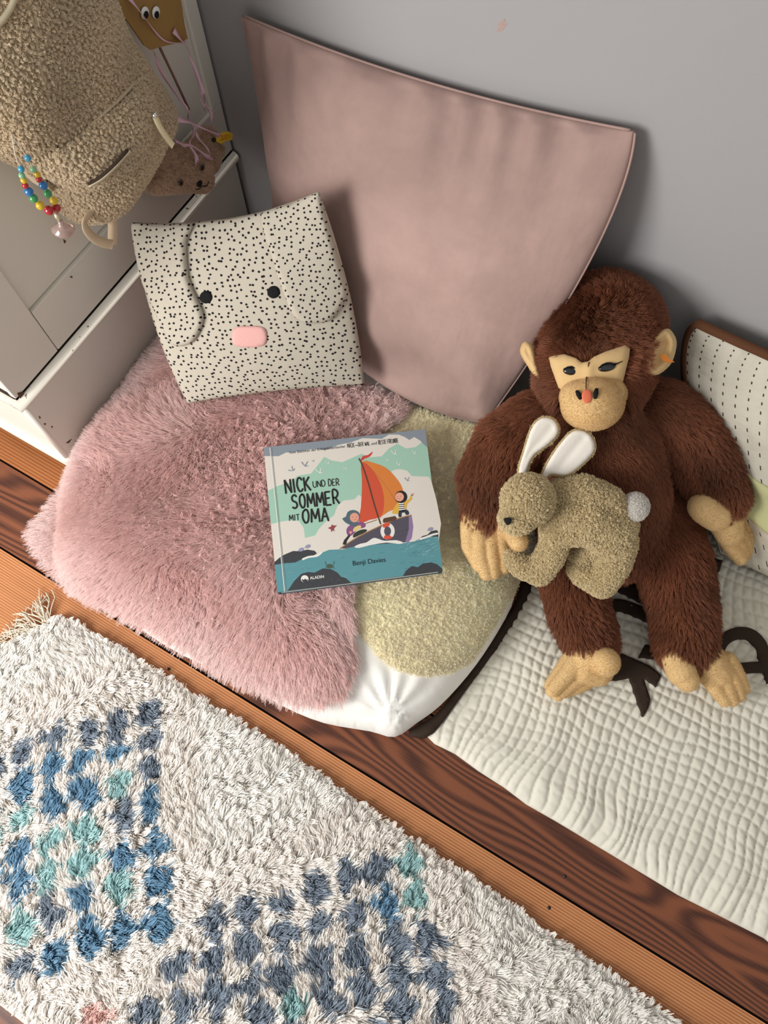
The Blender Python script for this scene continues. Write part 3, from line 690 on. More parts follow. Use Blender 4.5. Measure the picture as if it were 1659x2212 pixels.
for i in range(40):
    x = rr.uniform(300, 760); y = rr.uniform(1310, 1420)
    if y < 1300 + abs(x - 560) * .35: continue
    stroke([(x, y), (x + 5, y + 3)], 2.2, (110, 112, 116))
# sails
shape([(885, 380), (1000, 388), (1100, 430), (1170, 500), (1220, 570), (1240, 640), (1215, 700), (1190, 760), (1120, 790), (1060, 830), (1040, 830), (980, 620)], (216, 128, 58), 2)
shape([(886, 385), (940, 400), (1000, 470), (1050, 560), (1075, 650), (1078, 750), (1050, 835), (960, 860), (870, 885), (885, 760), (893, 620), (893, 500)], (206, 84, 56), 2)
shape([(883, 375), (900, 330), (945, 320), (985, 290), (965, 330), (920, 350)], (205, 70, 58), 2)
stroke([(870, 350), (900, 410), (950, 560), (1000, 740), (1050, 895)], 13, (92, 62, 48), 3)
stroke([(900, 900), (1020, 860)], 7, (150, 110, 80)); stroke([(930, 390), (1090, 570), (1190, 730)], 2, (110, 90, 80), 3)
# hull
shape([(710, 1100), (860, 1000), (1060, 905), (1200, 850), (1305, 822), (1320, 900), (1310, 1000), (1285, 1045), (1100, 1060), (900, 1070), (760, 1100)], (84, 80, 92))
shape([(1285, 830), (1308, 822), (1322, 920), (1310, 1010), (1283, 1048), (1255, 1048), (1285, 940)], (142, 120, 160))
stroke([(708, 1102), (860, 1002), (1060, 905), (1200, 848), (1305, 820)], 8, (176, 130, 84), 2)
for k in (1, 2): stroke([(800 + 60 * k, 1075 - 10 * k), (1050, 960 + 35 * k), (1280, 900 + 40 * k)], 2, (66, 62, 74), 3)
shape([(1068, 870), (1075, 848), (1170, 828), (1188, 850), (1170, 866), (1075, 888)], (92, 66, 50))
# life ring
for a0 in np.arange(0, 6.283, .785):
    a = np.linspace(a0, a0 + .785, 6); k = int(round(a0 / .785))
    for wd, col in ((26, WHT if k % 4 not in (1, 2) or k > 6 else WHT),): pass
    c_ = (214, 84, 62) if k in (1, 2, 5, 6) and k not in () and (k in (1, 5)) else WHT
    stroke([(1108 + 44 * math.cos(t), 955 + 54 * math.sin(t)) for t in a], 30, c_)
stroke([(1075, 915), (1095, 902), (1120, 898)], 32, (214, 84, 62), 2); stroke([(1085, 1002), (1110, 1008), (1130, 1002)], 32, (214, 84, 62), 2)
# foam
shape([(830, 1085), (880, 1060), (930, 1050), (960, 1030), (1000, 1010), (1060, 1030), (1100, 1035), (1180, 1030), (1240, 1050), (1200, 1062), (1100, 1050), (960, 1072), (870, 1095)], WHT, 2)
# grandmother
shape([(775, 990), (765, 940), (800, 900), (860, 880), (900, 880), (925, 900), (915, 925), (870, 935), (840, 960), (810, 990)], (134, 84, 128), 2)
shape([(822, 1010), (828, 975), (880, 945), (930, 940), (930, 960), (870, 990)], (52, 60, 50), 2); shape([(820, 960), (830, 925), (880, 905), (885, 930), (850, 950)], (222, 200, 130), 2)
shape([(730, 850), (760, 835), (775, 795), (820, 778), (865, 795), (880, 840), (860, 880), (840, 920), (800, 905), (760, 885)], (84, 104, 114), 2)
disc(832, 842, 38, (226, 160, 138), 1.05); disc(818, 838, 3, (80, 50, 46)); disc(848, 834, 3, (80, 50, 46)); stroke([(826, 858), (836, 862), (848, 856)], 2.5, (170, 80, 72), 2); disc(848, 848, 7, (232, 142, 124))
shape([(733, 1065), (745, 1030), (785, 985), (800, 990), (770, 1035), (762, 1070)], (44, 44, 48)); disc(800, 965, 11, (226, 160, 138))
# boy
shape([(1145, 800), (1170, 750), (1200, 710), (1260, 705), (1300, 675), (1312, 690), (1270, 730), (1262, 780), (1230, 800), (1170, 812)], (222, 176, 70), 2)
shape([(1202, 720), (1240, 715), (1252, 790), (1202, 795)], WHT)
for k in range(4): stroke([(1203, 735 + 17 * k), (1248, 731 + 17 * k)], 7, (42, 44, 52))
shape([(1200, 835), (1203, 790), (1262, 775), (1285, 795), (1285, 815), (1262, 820), (1250, 800), (1225, 805), (1224, 835)], (48, 56, 70), 2)
disc(1220, 670, 52, (40, 34, 34)); disc(1207, 670, 37, (230, 166, 142)); disc(1190, 668, 3, (60, 40, 38)); disc(1218, 664, 3, (60, 40, 38)); stroke([(1196, 684), (1204, 688), (1212, 684)], 2.5, (170, 80, 72), 2)
stroke([(1296, 676), (1312, 655)], 13, (222, 176, 70)); disc(1314, 650, 10, (232, 160, 150)); stroke([(1314, 650), (1325, 638)], 4, (232, 160, 150))
# birds, crab, fish-like leaf
def bird(x, y, s, c, a=0.):
    for q in ([(-1, -.5), (-.5, .1), (0, .3)], [(0, .3), (.3, -.6), (.55, -.8)], [(-.2, .35), (.25, .4), (.7, .25)]):
        ca, sa = math.cos(a), math.sin(a); stroke([(x + s * (u * ca - v * sa), y + s * (u * sa + v * ca)) for u, v in q], s * .28, c, 3, True)
for b_ in ((425, 400, 34, GRY, .1), (315, 440, 30, GRY, -.7), (490, 370, 12, GRY, 0), (545, 455, 34, WHT, 0), (615, 385, 20, WHT, .2), (760, 430, 18, WHT, .2), (1170, 300, 30, WHT, 0), (1275, 290, 6, WHT, 0), (1335, 300, 22, WHT, .3), (1110, 360, 18, WHT, .4), (1205, 395, 24, WHT, .3), (1255, 325, 8, WHT, 0), (1275, 525, 25, GRY, .1)): bird(*b_)
for x, y in ((440, 1082), (385, 1108), (1462, 938)): shape([(x - 24, y + 12), (x - 6, y - 12), (x + 18, y - 14), (x + 26, y + 2), (x + 6, y + 16)], (150, 150, 176), 2)
shape([(610, 930), (640, 915), (640, 900), (660, 910), (685, 905), (660, 935), (665, 960), (650, 945), (640, 965), (635, 940)], (150, 70, 76))
disc(625, 1248, 30, (74, 92, 76), .6)
for s in (-1, 1):
    stroke([(625 + s * 20, 1240), (625 + s * 36, 1225), (625 + s * 34, 1208)], 8, (84, 120, 110), 2)
    for k in range(3): stroke([(625 + s * 22, 1255), (625 + s * (34 + 4 * k), 1255 + 7 * k)], 3, (84, 120, 110))
# publisher's round mark
disc(418, 1353, 32, WHT, .95); shape([(396, 1352), (410, 1362), (422, 1350), (436, 1362), (446, 1350), (440, 1376), (418, 1384), (398, 1374)], ROCK, 2)
# hand lettering
G = {'N': [[(0, 0), (.02, 1), (.95, .02), (.97, 1)]], 'I': [[(.5, 0), (.5, 1)]], 'C': [[(.95, .82), (.7, 1), (.3, .95), (.05, .5), (.3, .06), (.7, .02), (.95, .18)]],
     'K': [[(0, 0), (0, 1)], [(.9, 1), (.05, .5)], [(.2, .56), (.95, 0)]], 'U': [[(0, 1), (.02, .3), (.3, 0), (.7, 0), (.95, .3), (.97, 1)]], 'D': [[(0, 0), (0, 1), (.6, .95), (.95, .5), (.6, .03), (0, 0)]],
     'E': [[(.85, .98), (0, .98), (0, 0), (.88, 0)], [(0, .5), (.7, .52)]], 'R': [[(0, 0), (0, 1), (.6, 1), (.85, .75), (.55, .48), (.02, .46)], [(.35, .46), (.95, 0)]],
     'S': [[(.9, .85), (.55, 1), (.12, .85), (.2, .58), (.75, .42), (.88, .18), (.5, 0), (.05, .1)]], 'O': [[(.5, 1), (.12, .8), (.05, .35), (.4, 0), (.8, .12), (.95, .6), (.75, .95), (.45, 1)]],
     'M': [[(0, 0), (.1, 1), (.5, .25), (.9, 1), (1, 0)]], 'A': [[(0, 0), (.5, 1), (1, 0)], [(.2, .35), (.8, .35)]], 'T': [[(.5, 0), (.5, 1)], [(0, .97), (1, 1)]],
     'W': [[(0, 1), (.25, 0), (.5, .7), (.75, 0), (1, 1)]], 'L': [[(0, 1), (0, 0), (.85, .02)]], 'B': [[(0, 0), (0, 1), (.7, .95), (.65, .55), (0, .52), (.75, .5), (.8, .08), (0, 0)]], 'F': [[(0, 0), (0, 1), (.85, 1)], [(0, .52), (.7, .54)]]}
def word(txt, x, y, x1, y1, h, wd, rgb=(36, 34, 34), gap=.32):
    n = len(txt); u = [(.35 if c == 'I' else .5 if c == ' ' else 1.25 if c in 'MW' else 1.) for c in txt]
    tot = sum(u) + gap * (n - 1); d = A(x1 - x, y1 - y); s = np.linalg.norm(d) / tot; e = nrm(d); up = A(e[1], -e[0]); o = 0.
    for c, w in zip(txt, u):
        if c != ' ':
            jit = random.uniform(-.03, .03) * h
            for q in G[c]:
                pp = [A(x, y) + e * (o + a * w) * s + up * (b * h + jit) for a, b in q]
                if c in 'CSOUDBR' and len(q) > 3: stroke(spline(pp, 4, False), wd, rgb)
                else:
                    for p0_, p1_ in zip(pp[:-1], pp[1:]): stroke([p0_, (p0_ + p1_) / 2, p1_], wd, rgb)
        o += w + gap
layer[0] += 2
word('NICK', 262, 640, 470, 612, 112, 15); word('UND', 488, 590, 590, 582, 50, 6.5); word('DER', 618, 580, 706, 572, 54, 6.5)
word('SOMMER', 315, 768, 708, 726, 112, 15, gap=.34); word('MIT', 290, 870, 374, 864, 48, 6.5); word('OMA', 402, 886, 616, 870, 110, 15)
word('NICK', 775, 262, 832, 256, 36, 3.4); word('DER WAL', 866, 250, 962, 240, 32, 3.2); word('BESTE FREUNDE', 1034, 234, 1198, 216, 34, 3.4)
stroke([(836, 242), (862, 240)], 5, (60, 60, 62))
def small(txt, x, y, x1, y1, rgb, bold=0.):
    cu_ = bpy.data.curves.new('t', 'FONT'); cu_.body = txt; cu_.offset = bold; ob = bpy.data.objects.new('t', cu_); COL.objects.link(ob); d_ = bpy.context.evaluated_depsgraph_get(); d_.update()
    me = bpy.data.meshes.new_from_object(ob.evaluated_get(d_)); v = np.array([tuple(q.co) for q in me.vertices]); F = [tuple(p.vertices) for p in me.polygons]; bpy.data.objects.remove(ob)
    d = A(x1 - x, y1 - y); s = np.linalg.norm(d) / (v[:, 0].max() - v[:, 0].min()); e = nrm(d); up = A(e[1], -e[0]); q = A(x, y) + (v[:, :1] - v[:, 0].min()) * s * e + v[:, 1:2] * s * up
    art.add(B(q[:, 0], q[:, 1]) + A(0, 0, .00012 + (layer[0] + 2) * .000012), F, inkm(rgb))
small('Vom Zeichner der Erfolgsbilderbücher', 287, 312, 757, 258, (62, 66, 70)); small('und', 974, 238, 1020, 232, (62, 66, 70))
small('Benji Davies', 820, 1243, 1092, 1210, (34, 44, 50)); small('ALADIN', 462, 1358, 580, 1344, WHT, .02)
# hinge groove: its shade and highlight painted as grey and pale lines
stroke([(140, 262), (262, 1455)], 5, (150, 160, 160)); stroke([(128, 262), (250, 1456)], 6, (236, 234, 228))
art.build('cover_print', INK, bk, smooth=False)

# ================================================================== QUILT
# front edge, left edge from the photo; the rest runs on under the toys to the wall and out of frame
q0 = P2([(1160, 1180), (1142, 1265), (1109, 1333), (1074, 1388), (1024, 1460), (979, 1517), (944, 1563), (916, 1582), (940, 1606), (985, 1628), (1035, 1665), (1090, 1700), (1140, 1738), (1200, 1772), (1260, 1808), (1330, 1850), (1400, 1892), (1470, 1935), (1530, 1965), (1600, 2000), (1659, 2030)], .02)
QUILT = np.concatenate([q0, [(.72, .15), (.78, .30), (.78, .965), (.3, .965), (.05, .955), (.03, .7)]])
qa = SinNoise(51, 4.0); qb = SinNoise(52, 9.0); qc = SinNoise(53, 3.0); qd = SinNoise(54, 14.)
def Hq(x, y): return .026 + .004 * qc(x, y)
def qtop(x, y, d):
    # hand quilted squares, pulled into ridges toward the front edge
    k = cl(1 - (y - .17) / .22); wx = x + .009 * qa(x, y) + .006 * k * qb(x, y); wy = y + .005 * qb(y, x) + .010 * k * qa(y, x)
    rot = .08; a = wx * math.cos(rot) + wy * math.sin(rot) * (1 + .0 * k); b = -wx * math.sin(rot) + wy * math.cos(rot)
    ca = np.abs(np.sin(math.pi * a / .0185)); cb = np.abs(np.sin(math.pi * b / .0215))
    puff = np.minimum(ca ** .45, (cb ** .45) * (1 - .72 * k) + .72 * k)
    return Hq(x, y) * (.35 + .65 * np.sqrt(cl(d / .05))) + .0072 * (puff - .6) * cl(.3 + d / .02) + .0030 * k * qd(x, y * .4)
M_quilt = cloth('cream_quilt_cotton', (218, 214, 200), .85, 400, .15, .02)
M_letter = cloth('dark_brown_applique', (58, 46, 38), .9, 300, .3)
qu = slab('patchwork_quilt', QUILT, .012, qtop, lambda x, y, d: .001 + .0 * x, M_quilt, sub=2)
tag(qu, 'cream quilted blanket with dark brown letters spread on the floor under the monkey', 'quilt')
bd = P2([(1140, 1200), (1118, 1290), (1080, 1350), (1040, 1410), (985, 1490), (940, 1545), (885, 1578), (895, 1592), (935, 1585), (1000, 1500), (1060, 1420), (1120, 1340), (1150, 1270)], .01)
tag(slab('binding', spline(bd, 3), .01, lambda x, y, d: .016 + .006 * np.sqrt(cl(d / .008)), lambda x, y, d: .0015, M_letter, qu), 'dark brown binding along the left edge')
def L3(x, y): return 1100 + np.asarray(x, float) / 2.968, 1160 + np.asarray(y, float) / 2.968
def appl(pts, name='letter'):
    pts = np.array(pts, float); px, py = L3(pts[:, 0], pts[:, 1]); w = atsurf(px, py, Hq, .004)[:, :2]
    return slab(name, w, .006, lambda x, y, d: Hq(x, y) + .0045 + .0012 * qd(x, y), lambda x, y, d: Hq(x, y) - .004, M_letter, qu)
def band(path, wd):
    p = spline(path, 5, False); t = nrm(np.gradient(p, axis=0)); n = np.stack([-t[:, 1], t[:, 0]], -1) * wd / 2
    return np.concatenate([p + n, (p - n)[::-1]])
appl([(700, 285), (760, 280), (905, 365), (925, 465), (680, 342)])
appl(band([(680, 600), (645, 530), (650, 450), (720, 440), (820, 475), (930, 525)], 82))
appl([(600, 925), (660, 800), (720, 745), (800, 780), (905, 830), (975, 885), (940, 962), (862, 905), (905, 1040), (893, 1095), (855, 1155), (820, 1060), (770, 905), (700, 920)])
appl([(870, 690), (925, 695), (925, 785), (830, 772)])
appl(band([(1330, 760), (1370, 670), (1450, 620), (1540, 625), (1610, 690), (1640, 780), (1690, 930)], 78)); appl(band([(1420, 850), (1520, 840), (1650, 830)], 72))
appl([(770, 185), (835, 100), (920, 130), (925, 235)]); appl([(1290, 130), (1370, 150), (1350, 215), (1310, 265), (1280, 220)])

# ------------------------------------------------------------------ quilted cushion on the right
qTL = aty(1508, 695, .945); qTR = qTL + A(.60, .01, .0); qBL = A(.325, .775, .045); qBR = A(.86, .80, .045)
qml = aty(1478, 835, .915)
def qwr(u, v):
    low = np.exp(-((v - .15) / .28) ** 2); return .006 * low * np.sin(v * 34 + 6 * u) * cl(v / .05) + .002 * np.sin(u * 60) * cl(v / .1) * cl((1 - v) / .05)
qp = Pil(qBL, qBR, qTR, qTL, .5 * (qBL + qBR), .5 * (qBR + qTR), .5 * (qTL + qTR) + A(0, 0, .0), qml, .055, .03, .45, qwr, YW - .004)
def stitched(name):
    m, nt, b = newmat(name); uv = node(nt, 'ShaderNodeUVMap'); sep = node(nt, 'ShaderNodeSeparateXYZ'); nt.links.new(uv.outputs[0], sep.inputs[0])
    def fr(out, sc, ph=None):
        m1 = node(nt, 'ShaderNodeMath', operation='MULTIPLY'); m1.inputs[1].default_value = sc; nt.links.new(out, m1.inputs[0])
        src = m1
        if ph is not None: a = node(nt, 'ShaderNodeMath', operation='ADD'); nt.links.new(m1.outputs[0], a.inputs[0]); nt.links.new(ph, a.inputs[1]); src = a
        f_ = node(nt, 'ShaderNodeMath', operation='FRACT'); nt.links.new(src.outputs[0], f_.inputs[0]); return f_, m1
    fu, mu_ = fr(sep.outputs['X'], 27.)
    fl_n = node(nt, 'ShaderNodeMath', operation='FLOOR'); nt.links.new(mu_.outputs[0], fl_n.inputs[0]); ph = node(nt, 'ShaderNodeMath', operation='MULTIPLY'); ph.inputs[1].default_value = .47; nt.links.new(fl_n.outputs[0], ph.inputs[0])
    fv, _ = fr(sep.outputs['Y'], 21., ph.outputs[0])
    def lt(o, c, w):
        a = node(nt, 'ShaderNodeMath', operation='SUBTRACT'); a.inputs[1].default_value = c; nt.links.new(o, a.inputs[0]); ab = node(nt, 'ShaderNodeMath', operation='ABSOLUTE'); nt.links.new(a.outputs[0], ab.inputs[0])
        l = node(nt, 'ShaderNodeMath', operation='LESS_THAN'); l.inputs[1].default_value = w; nt.links.new(ab.outputs[0], l.inputs[0]); return l
    a, c = lt(fu.outputs[0], .5, .055), lt(fv.outputs[0], .5, .17); mul = node(nt, 'ShaderNodeMath', operation='MULTIPLY'); nt.links.new(a.outputs[0], mul.inputs[0]); nt.links.new(c.outputs[0], mul.inputs[1])
    mx = node(nt, 'ShaderNodeMix', data_type='RGBA'); nt.links.new(mul.outputs[0], mx.inputs['Factor']); mx.inputs['A'].default_value = lin(206, 200, 184); mx.inputs['B'].default_value = lin(70, 56, 44)
    nt.links.new(mx.outputs['Result'], b.inputs['Base Color']); b.inputs['Roughness'].default_value = .9
    si = node(nt, 'ShaderNodeMath', operation='PINGPONG'); si.inputs[1].default_value = .5; nt.links.new(fu.outputs[0], si.inputs[0]); bp = node(nt, 'ShaderNodeBump', Strength=.5, Distance=.004, invert=True); nt.links.new(si.outputs[0], bp.inputs['Height'])
    n2 = node(nt, 'ShaderNodeTexNoise', Scale=14.0, Detail=3.0); b2 = node(nt, 'ShaderNodeBump', Strength=.5, Distance=.01); nt.links.new(n2.outputs['Fac'], b2.inputs['Height']); nt.links.new(bp.outputs[0], b2.inputs['Normal']); nt.links.new(b2.outputs[0], b.inputs['Normal'])
    return m
M_st = stitched('running_stitch_cotton'); M_bind = cloth('brown_binding', (96, 62, 42), .9, 300, .3); M_green = cloth('pale_green_cotton', (200, 200, 150), .9, 300, .3)
qo = qp.build('quilted_cushion', M_st, 90); tag(qo, 'cream quilted cushion with dark running stitches and brown binding, leaning on the wall at right', 'cushion')
t = np.linspace(0, 1, 50); m_ = Mb()
m_.ribbon(qp.S(t, t * 0 + .992, .003), .016, qp.n + A(0, 0, .8), .003); m_.ribbon(qp.S(t * 0 + .006, .28 + .72 * t, .002), .012, qp.n + A(-.8, 0, 0), .003)
m_.build('binding', M_bind, qo)
gp = [(.01, .28), (.05, .32), (.12, .345), (.25, .36), (.5, .35), (.98, .35), (.98, .20), (.5, .18), (.25, .18), (.12, .20), (.04, .23)]
slab('green_patch', np.array(gp), .03, lambda x, y, d: .003 + .004 * np.sqrt(cl(d / .03)), lambda x, y, d: 0 * x, M_green, qo, to3=lambda x, y, z: qp.S(x, y, z), sub=1)

# ================================================================== RUG
RUGZ = .012
r0 = P2([(-260, 1480), (-100, 1428), (0, 1395), (60, 1362), (118, 1335), (160, 1345), (230, 1385), (330, 1447), (430, 1508), (520, 1565), (610, 1622), (700, 1682), (800, 1752), (900, 1822), (1000, 1890), (1100, 1958), (1200, 2028), (1300, 2098), (1400, 2165), (1490, 2225)], .012)
RUG = np.concatenate([r0, [(.72, -.06), (.72, -.60), (-1.0, -.60), (-1.15, -.50)]])
M_back = cloth('rug_backing', (196, 188, 172), .95, 200, .5)
rug = slab('shaggy_rug', RUG, .03, lambda x, y, d: .010 + .0 * x, lambda x, y, d: .001 + 0 * x, M_back)
tag(rug, 'shaggy off-white wool rug with blue and teal tufted squares', 'rug')
blob = []
for c, L in (('s', [(340, 450), (515, 390), (690, 320), (870, 260), (1050, 210), (1200, 190), (720, 520), (890, 460), (1075, 420), (540, 590), (360, 650), (170, 700), (930, 680), (1110, 620), (1290, 550), (1450, 520), (745, 730), (565, 790), (390, 850), (210, 900), (960, 870), (1130, 810), (1310, 740), (1490, 730), (1320, 890), (1540, 890), (10, 930), (1180, 1000), (760, 1050), (580, 960)]), ('t', [(1365, 150), (1410, 330), (770, 910)]), ('b', [(1250, 370)])):
    blob += [(300 + x / 2.37, 1812 + y / 2.37, c) for x, y in L]
for c, L in (('s', [(1010, 200), (800, 250), (570, 320), (340, 400), (110, 500), (-120, 590), (1030, 410), (1040, 640), (820, 970)]), ('b', [(790, 500), (565, 570), (330, 640), (90, 740), (575, 820), (345, 890), (1050, 900), (1065, 1180), (830, 1250), (1075, 1430), (90, 1240), (90, 1480), (580, 1580), (-150, 880), (-150, 1380)]), ('t', [(810, 740), (90, 970), (570, 1080), (330, 1160), (570, 1330), (320, 1420), (820, 1500), (-150, 1110)])):
    blob += [(x / 3.318, 1480 + y / 3.318, c) for x, y in L]
blob += [(27, 2019, 't'), (325, 1996, 'b'), (247, 2014, 'b'), (178, 2037, 'b'), (98, 2074, 'b'), (25, 2097, 's'), (98, 1987, 's'), (190, 2205, 'p')]
bl = atz(np.array([b[0] for b in blob]), np.array([b[1] for b in blob]), .03); bc = [b[2] for b in blob]
CC = {'s': lin(146, 158, 172), 'b': lin(124, 162, 188), 't': lin(178, 212, 212), 'p': lin(232, 196, 188)}
CC = {k: np.array(v[:3]) for k, v in CC.items()}
def rugcol(P):
    n = len(P); base = np.tile(A(.97, .935, .885), (n, 1)); nz = SinNoise(61, 30)(P[:, 0], P[:, 1]) * .006
    ext = bl[:-1]; ctr = A(0, 0)
    best = np.full(n, 9.); idx = np.zeros(n, int)
    ang = -.45; ca, sa = math.cos(ang), math.sin(ang)
    for i, q in enumerate(bl):
        dx = P[:, 0] - q[0]; dy = P[:, 1] - q[1]; a = dx * U_[0] + dy * U_[1]; b = -(dx * V_[0] + dy * V_[1]) 
        d = (np.abs(a) ** 1.3 + np.abs(b * .92) ** 1.3) ** (1 / 1.3); u = d < best; best[u] = d[u]; idx[u] = i
    hit = best + nz < .0255; cc_ = np.array([CC[bc[i]] for i in idx]); near = (best < .10) & ~hit
    base[near] = A(.96, .905, .85); base[hit] = cc_[hit]; return base, hit
nR = 170000; r_ = np.random.default_rng(8)
X = r_.uniform(-1.1, .72, nR * 2); Y = r_.uniform(-.60, .03, nR * 2); vis = proj(np.stack([X, Y, X * 0 + .02], -1)); ok = inside(RUG, X, Y) & (vis[:, 0] > -250) & (vis[:, 0] < 1900) & (vis[:, 1] < 2600)
X, Y = X[ok], Y[ok]; ed = edist(r0.tolist() and RUG, X, Y)
P = np.stack([X, Y, X * 0 + .010], -1); N = np.tile(A(0, 0, 1), (len(P), 1))
g1, g2 = SinNoise(71, 4.), SinNoise(72, 4.)
th = 1.35 + .75 * g1(X, Y) + .35 * SinNoise(73, 12.)(X, Y)
lay = np.stack([np.cos(th), np.sin(th), th * 0], -1)
col, hit = rugcol(P)
# tufts of one colour lean together
strands('yarn_pile', rug, M_yarn, P, N, lay * .6, np.where(ed < .02, .012, .022), K=6, rad=.00095, up=.62, jit=.3, clump=.55, cell=.011, curl=.0012, turns=.6, grav=.12, lenvar=.3, seed=9, col=col, colvar=.06, tipr=.6)
# fringe at the left end: knotted bundles of cords
m = []; rf = np.random.default_rng(5); P_, D_ = [], []
tips = [((108, 1335), (93, 1290)), ((100, 1342), (84, 1292)), ((93, 1345), (62, 1310)), ((82, 1352), (38, 1330)), ((72, 1360), (18, 1362)), ((60, 1366), (30, 1350)), ((50, 1372), (12, 1372)), ((40, 1380), (5, 1378)), ((28, 1388), (-12, 1400)), ((10, 1398), (-25, 1405)), ((-5, 1405), (-40, 1420)), ((-30, 1412), (-70, 1425))]
fm = Mb()
for (a, b_) in tips:
    a3 = atz(*a, .010); b3 = atz(*b_, .006)
    for k in range(7):
        s = a3 + A(*rf.normal(size=2) * .004, 0); e = b3 + A(*rf.normal(size=2) * .009, 0); mid = (s + e) / 2 + A(*rf.normal(size=2) * .008, .004 + .004 * rf.random())
        q = spline([s, s * .6 + mid * .4 + A(*rf.normal(size=2) * .003, 0), mid, mid * .5 + e * .5 + A(*rf.normal(size=2) * .005, 0), e], 4, False); q[:, 2] = np.maximum(q[:, 2], .0015)
        fm.tube(q, .0011, 5)
tag(fm.build('fringe', cloth('fringe_cotton', (216, 206, 188), .95, 400, .4), rug), 'cotton cord fringe at the left end')

# ================================================================== PLUSH MONKEY
class Ell:
    """ellipsoid whose axes are given by rows of ax; hit() finds the near side seen from the photo's point of view"""
    def __init__(s, c, r, ax=None): s.c = np.asarray(c, float); s.r = np.broadcast_to(r, 3).astype(float); s.ax = np.eye(3) if ax is None else ax
    def hit(s, px, py, h=0.):
        d = ray(px, py) @ s.ax.T; o = (CAM - s.c) @ s.ax.T; r = s.r + np.asarray(h)[..., None]
        a = (d / r) ** 2; b = 2 * o * d / r ** 2; c = (o / r) ** 2; a = a.sum(-1); b = b.sum(-1); c = np.broadcast_to(c, d.shape).sum(-1) - 1
        D = np.maximum(b * b - 4 * a * c, 0); t = (-b - np.sqrt(D)) / (2 * a); return CAM + t[..., None] * ray(px, py)
    def piece(s, name, pxpoly, step, top, bot, mat, parent, sub=0):
        return slab(name, pxpoly, step, top, bot, mat, parent, to3=lambda x, y, z: s.hit(x, y, z), sub=sub)
CAMAX = np.stack([U_, -V_, -F_])
def C1(L): return [(1100 + x / 4.1475, 560 + y / 4.1475) for x, y in L]
mk_root = empty('plush_monkey', atz(1310, 1150, 0), 'brown plush monkey with beige face and hands, sitting against the grey wall', 'stuffed animal')
M_plush = cloth('brown_plush_base', (72, 40, 26), .95, 300, .4); M_beige = cloth('beige_plush', (216, 182, 130), .95, 700, .5, .07, sheen=.25, big=9, dist=.0008)
M_eye = flat('glass_eye', (18, 20, 24), .12, .6, coat=.6); M_line = flat('brown_thread', (96, 66, 44), .8, .1)
P3 = lambda px, py, z: atz(px, py, z)
segs = []; mb = Mb()
chain(mb, [(P3(1285, 925, .33), .078), (P3(1292, 985, .27), .105), (P3(1300, 1065, .20), .118), (P3(1305, 1135, .135), .108)], segs)      # trunk
chain(mb, [(P3(1165, 905, .325), .055), (P3(1100, 960, .295), .060), (P3(1062, 1030, .262), .059), (P3(1055, 1100, .232), .047)], segs)   # arm on the bunny side
chain(mb, [(P3(1420, 890, .30), .062), (P3(1478, 935, .27), .064), (P3(1528, 1005, .235), .058), (P3(1562, 1070, .21), .044)], segs)   # arm by the quilted cushion
chain(mb, [(P3(1245, 1130, .115), .072), (P3(1233, 1230, .10), .062), (P3(1250, 1320, .088), .056), (P3(1273, 1382, .082), .050)], segs)   # legs
chain(mb, [(P3(1405, 1110, .12), .080), (P3(1452, 1210, .105), .070), (P3(1474, 1310, .095), .059), (P3(1480, 1385, .09), .054)], segs)
def restflat(co, no):   # what rests on the floor quilt is pressed flat; nothing enters the wall
    co[:, 2] = np.maximum(co[:, 2], .034); co[:, 1] = np.minimum(co[:, 1], YW - .012); return co
body = skin('body', mb, .007, M_plush, mk_root, 5, restflat)
mb = Mb(); hs = []
HC = atd(1294, 724, 1.36)
mb.ball(HC, (.106, .103, .102), CAMAX, 28); mb.ball(atd(1278, 822, 1.335), (.088, .074, .083), CAMAX, 28); mb.ball(atd(1232, 790, 1.32), (.05, .06, .05), CAMAX); mb.ball(atd(1345, 780, 1.32), (.058, .06, .055), CAMAX)
capsule(mb, atd(1282, 860, 1.36), atd(1285, 925, 1.38), .07, .07)
head = skin('head', mb, .006, M_plush, mk_root, 5)
face_px = np.array(C1([(355, 880), (372, 960), (405, 1050), (440, 1150), (520, 1210), (700, 1230), (900, 1200), (1015, 1120), (1045, 990), (1075, 870), (1082, 800), (1045, 768), (960, 795), (860, 828), (760, 872), (712, 915), (650, 925), (600, 885), (500, 850), (400, 860)]))
muz_px = np.array([(1280 + 74 * math.cos(a), 868 + 66 * math.sin(a)) for a in np.linspace(0, 6.283, 40, endpoint=False)])
FE = Ell(atd(1280, 800, 1.345), (.105, .102, .092), CAMAX)
tag(FE.piece('face', face_px, 8, lambda x, y, d: .004 + .006 * np.sqrt(cl(d / 14)) + .004 * np.exp(-((x - 1272) / 12.) ** 2), lambda x, y, d: -.04 + 0 * x, M_beige, mk_root, sub=1), 'short beige pile face')
ME = Ell(atd(1279, 873, 1.262), (.0525, .0445, .052), CAMAX)
mz = Mb(); mz.ball(ME.c, ME.r * .97, CAMAX, 40); mz.ball(atd(1245, 856, 1.262), (.028, .026, .03), CAMAX); mz.ball(atd(1316, 852, 1.262), (.028, .027, .03), CAMAX)
mzo = skin('muzzle', mz, .004, M_beige, mk_root, 6); tag(mzo, 'rounded beige muzzle')
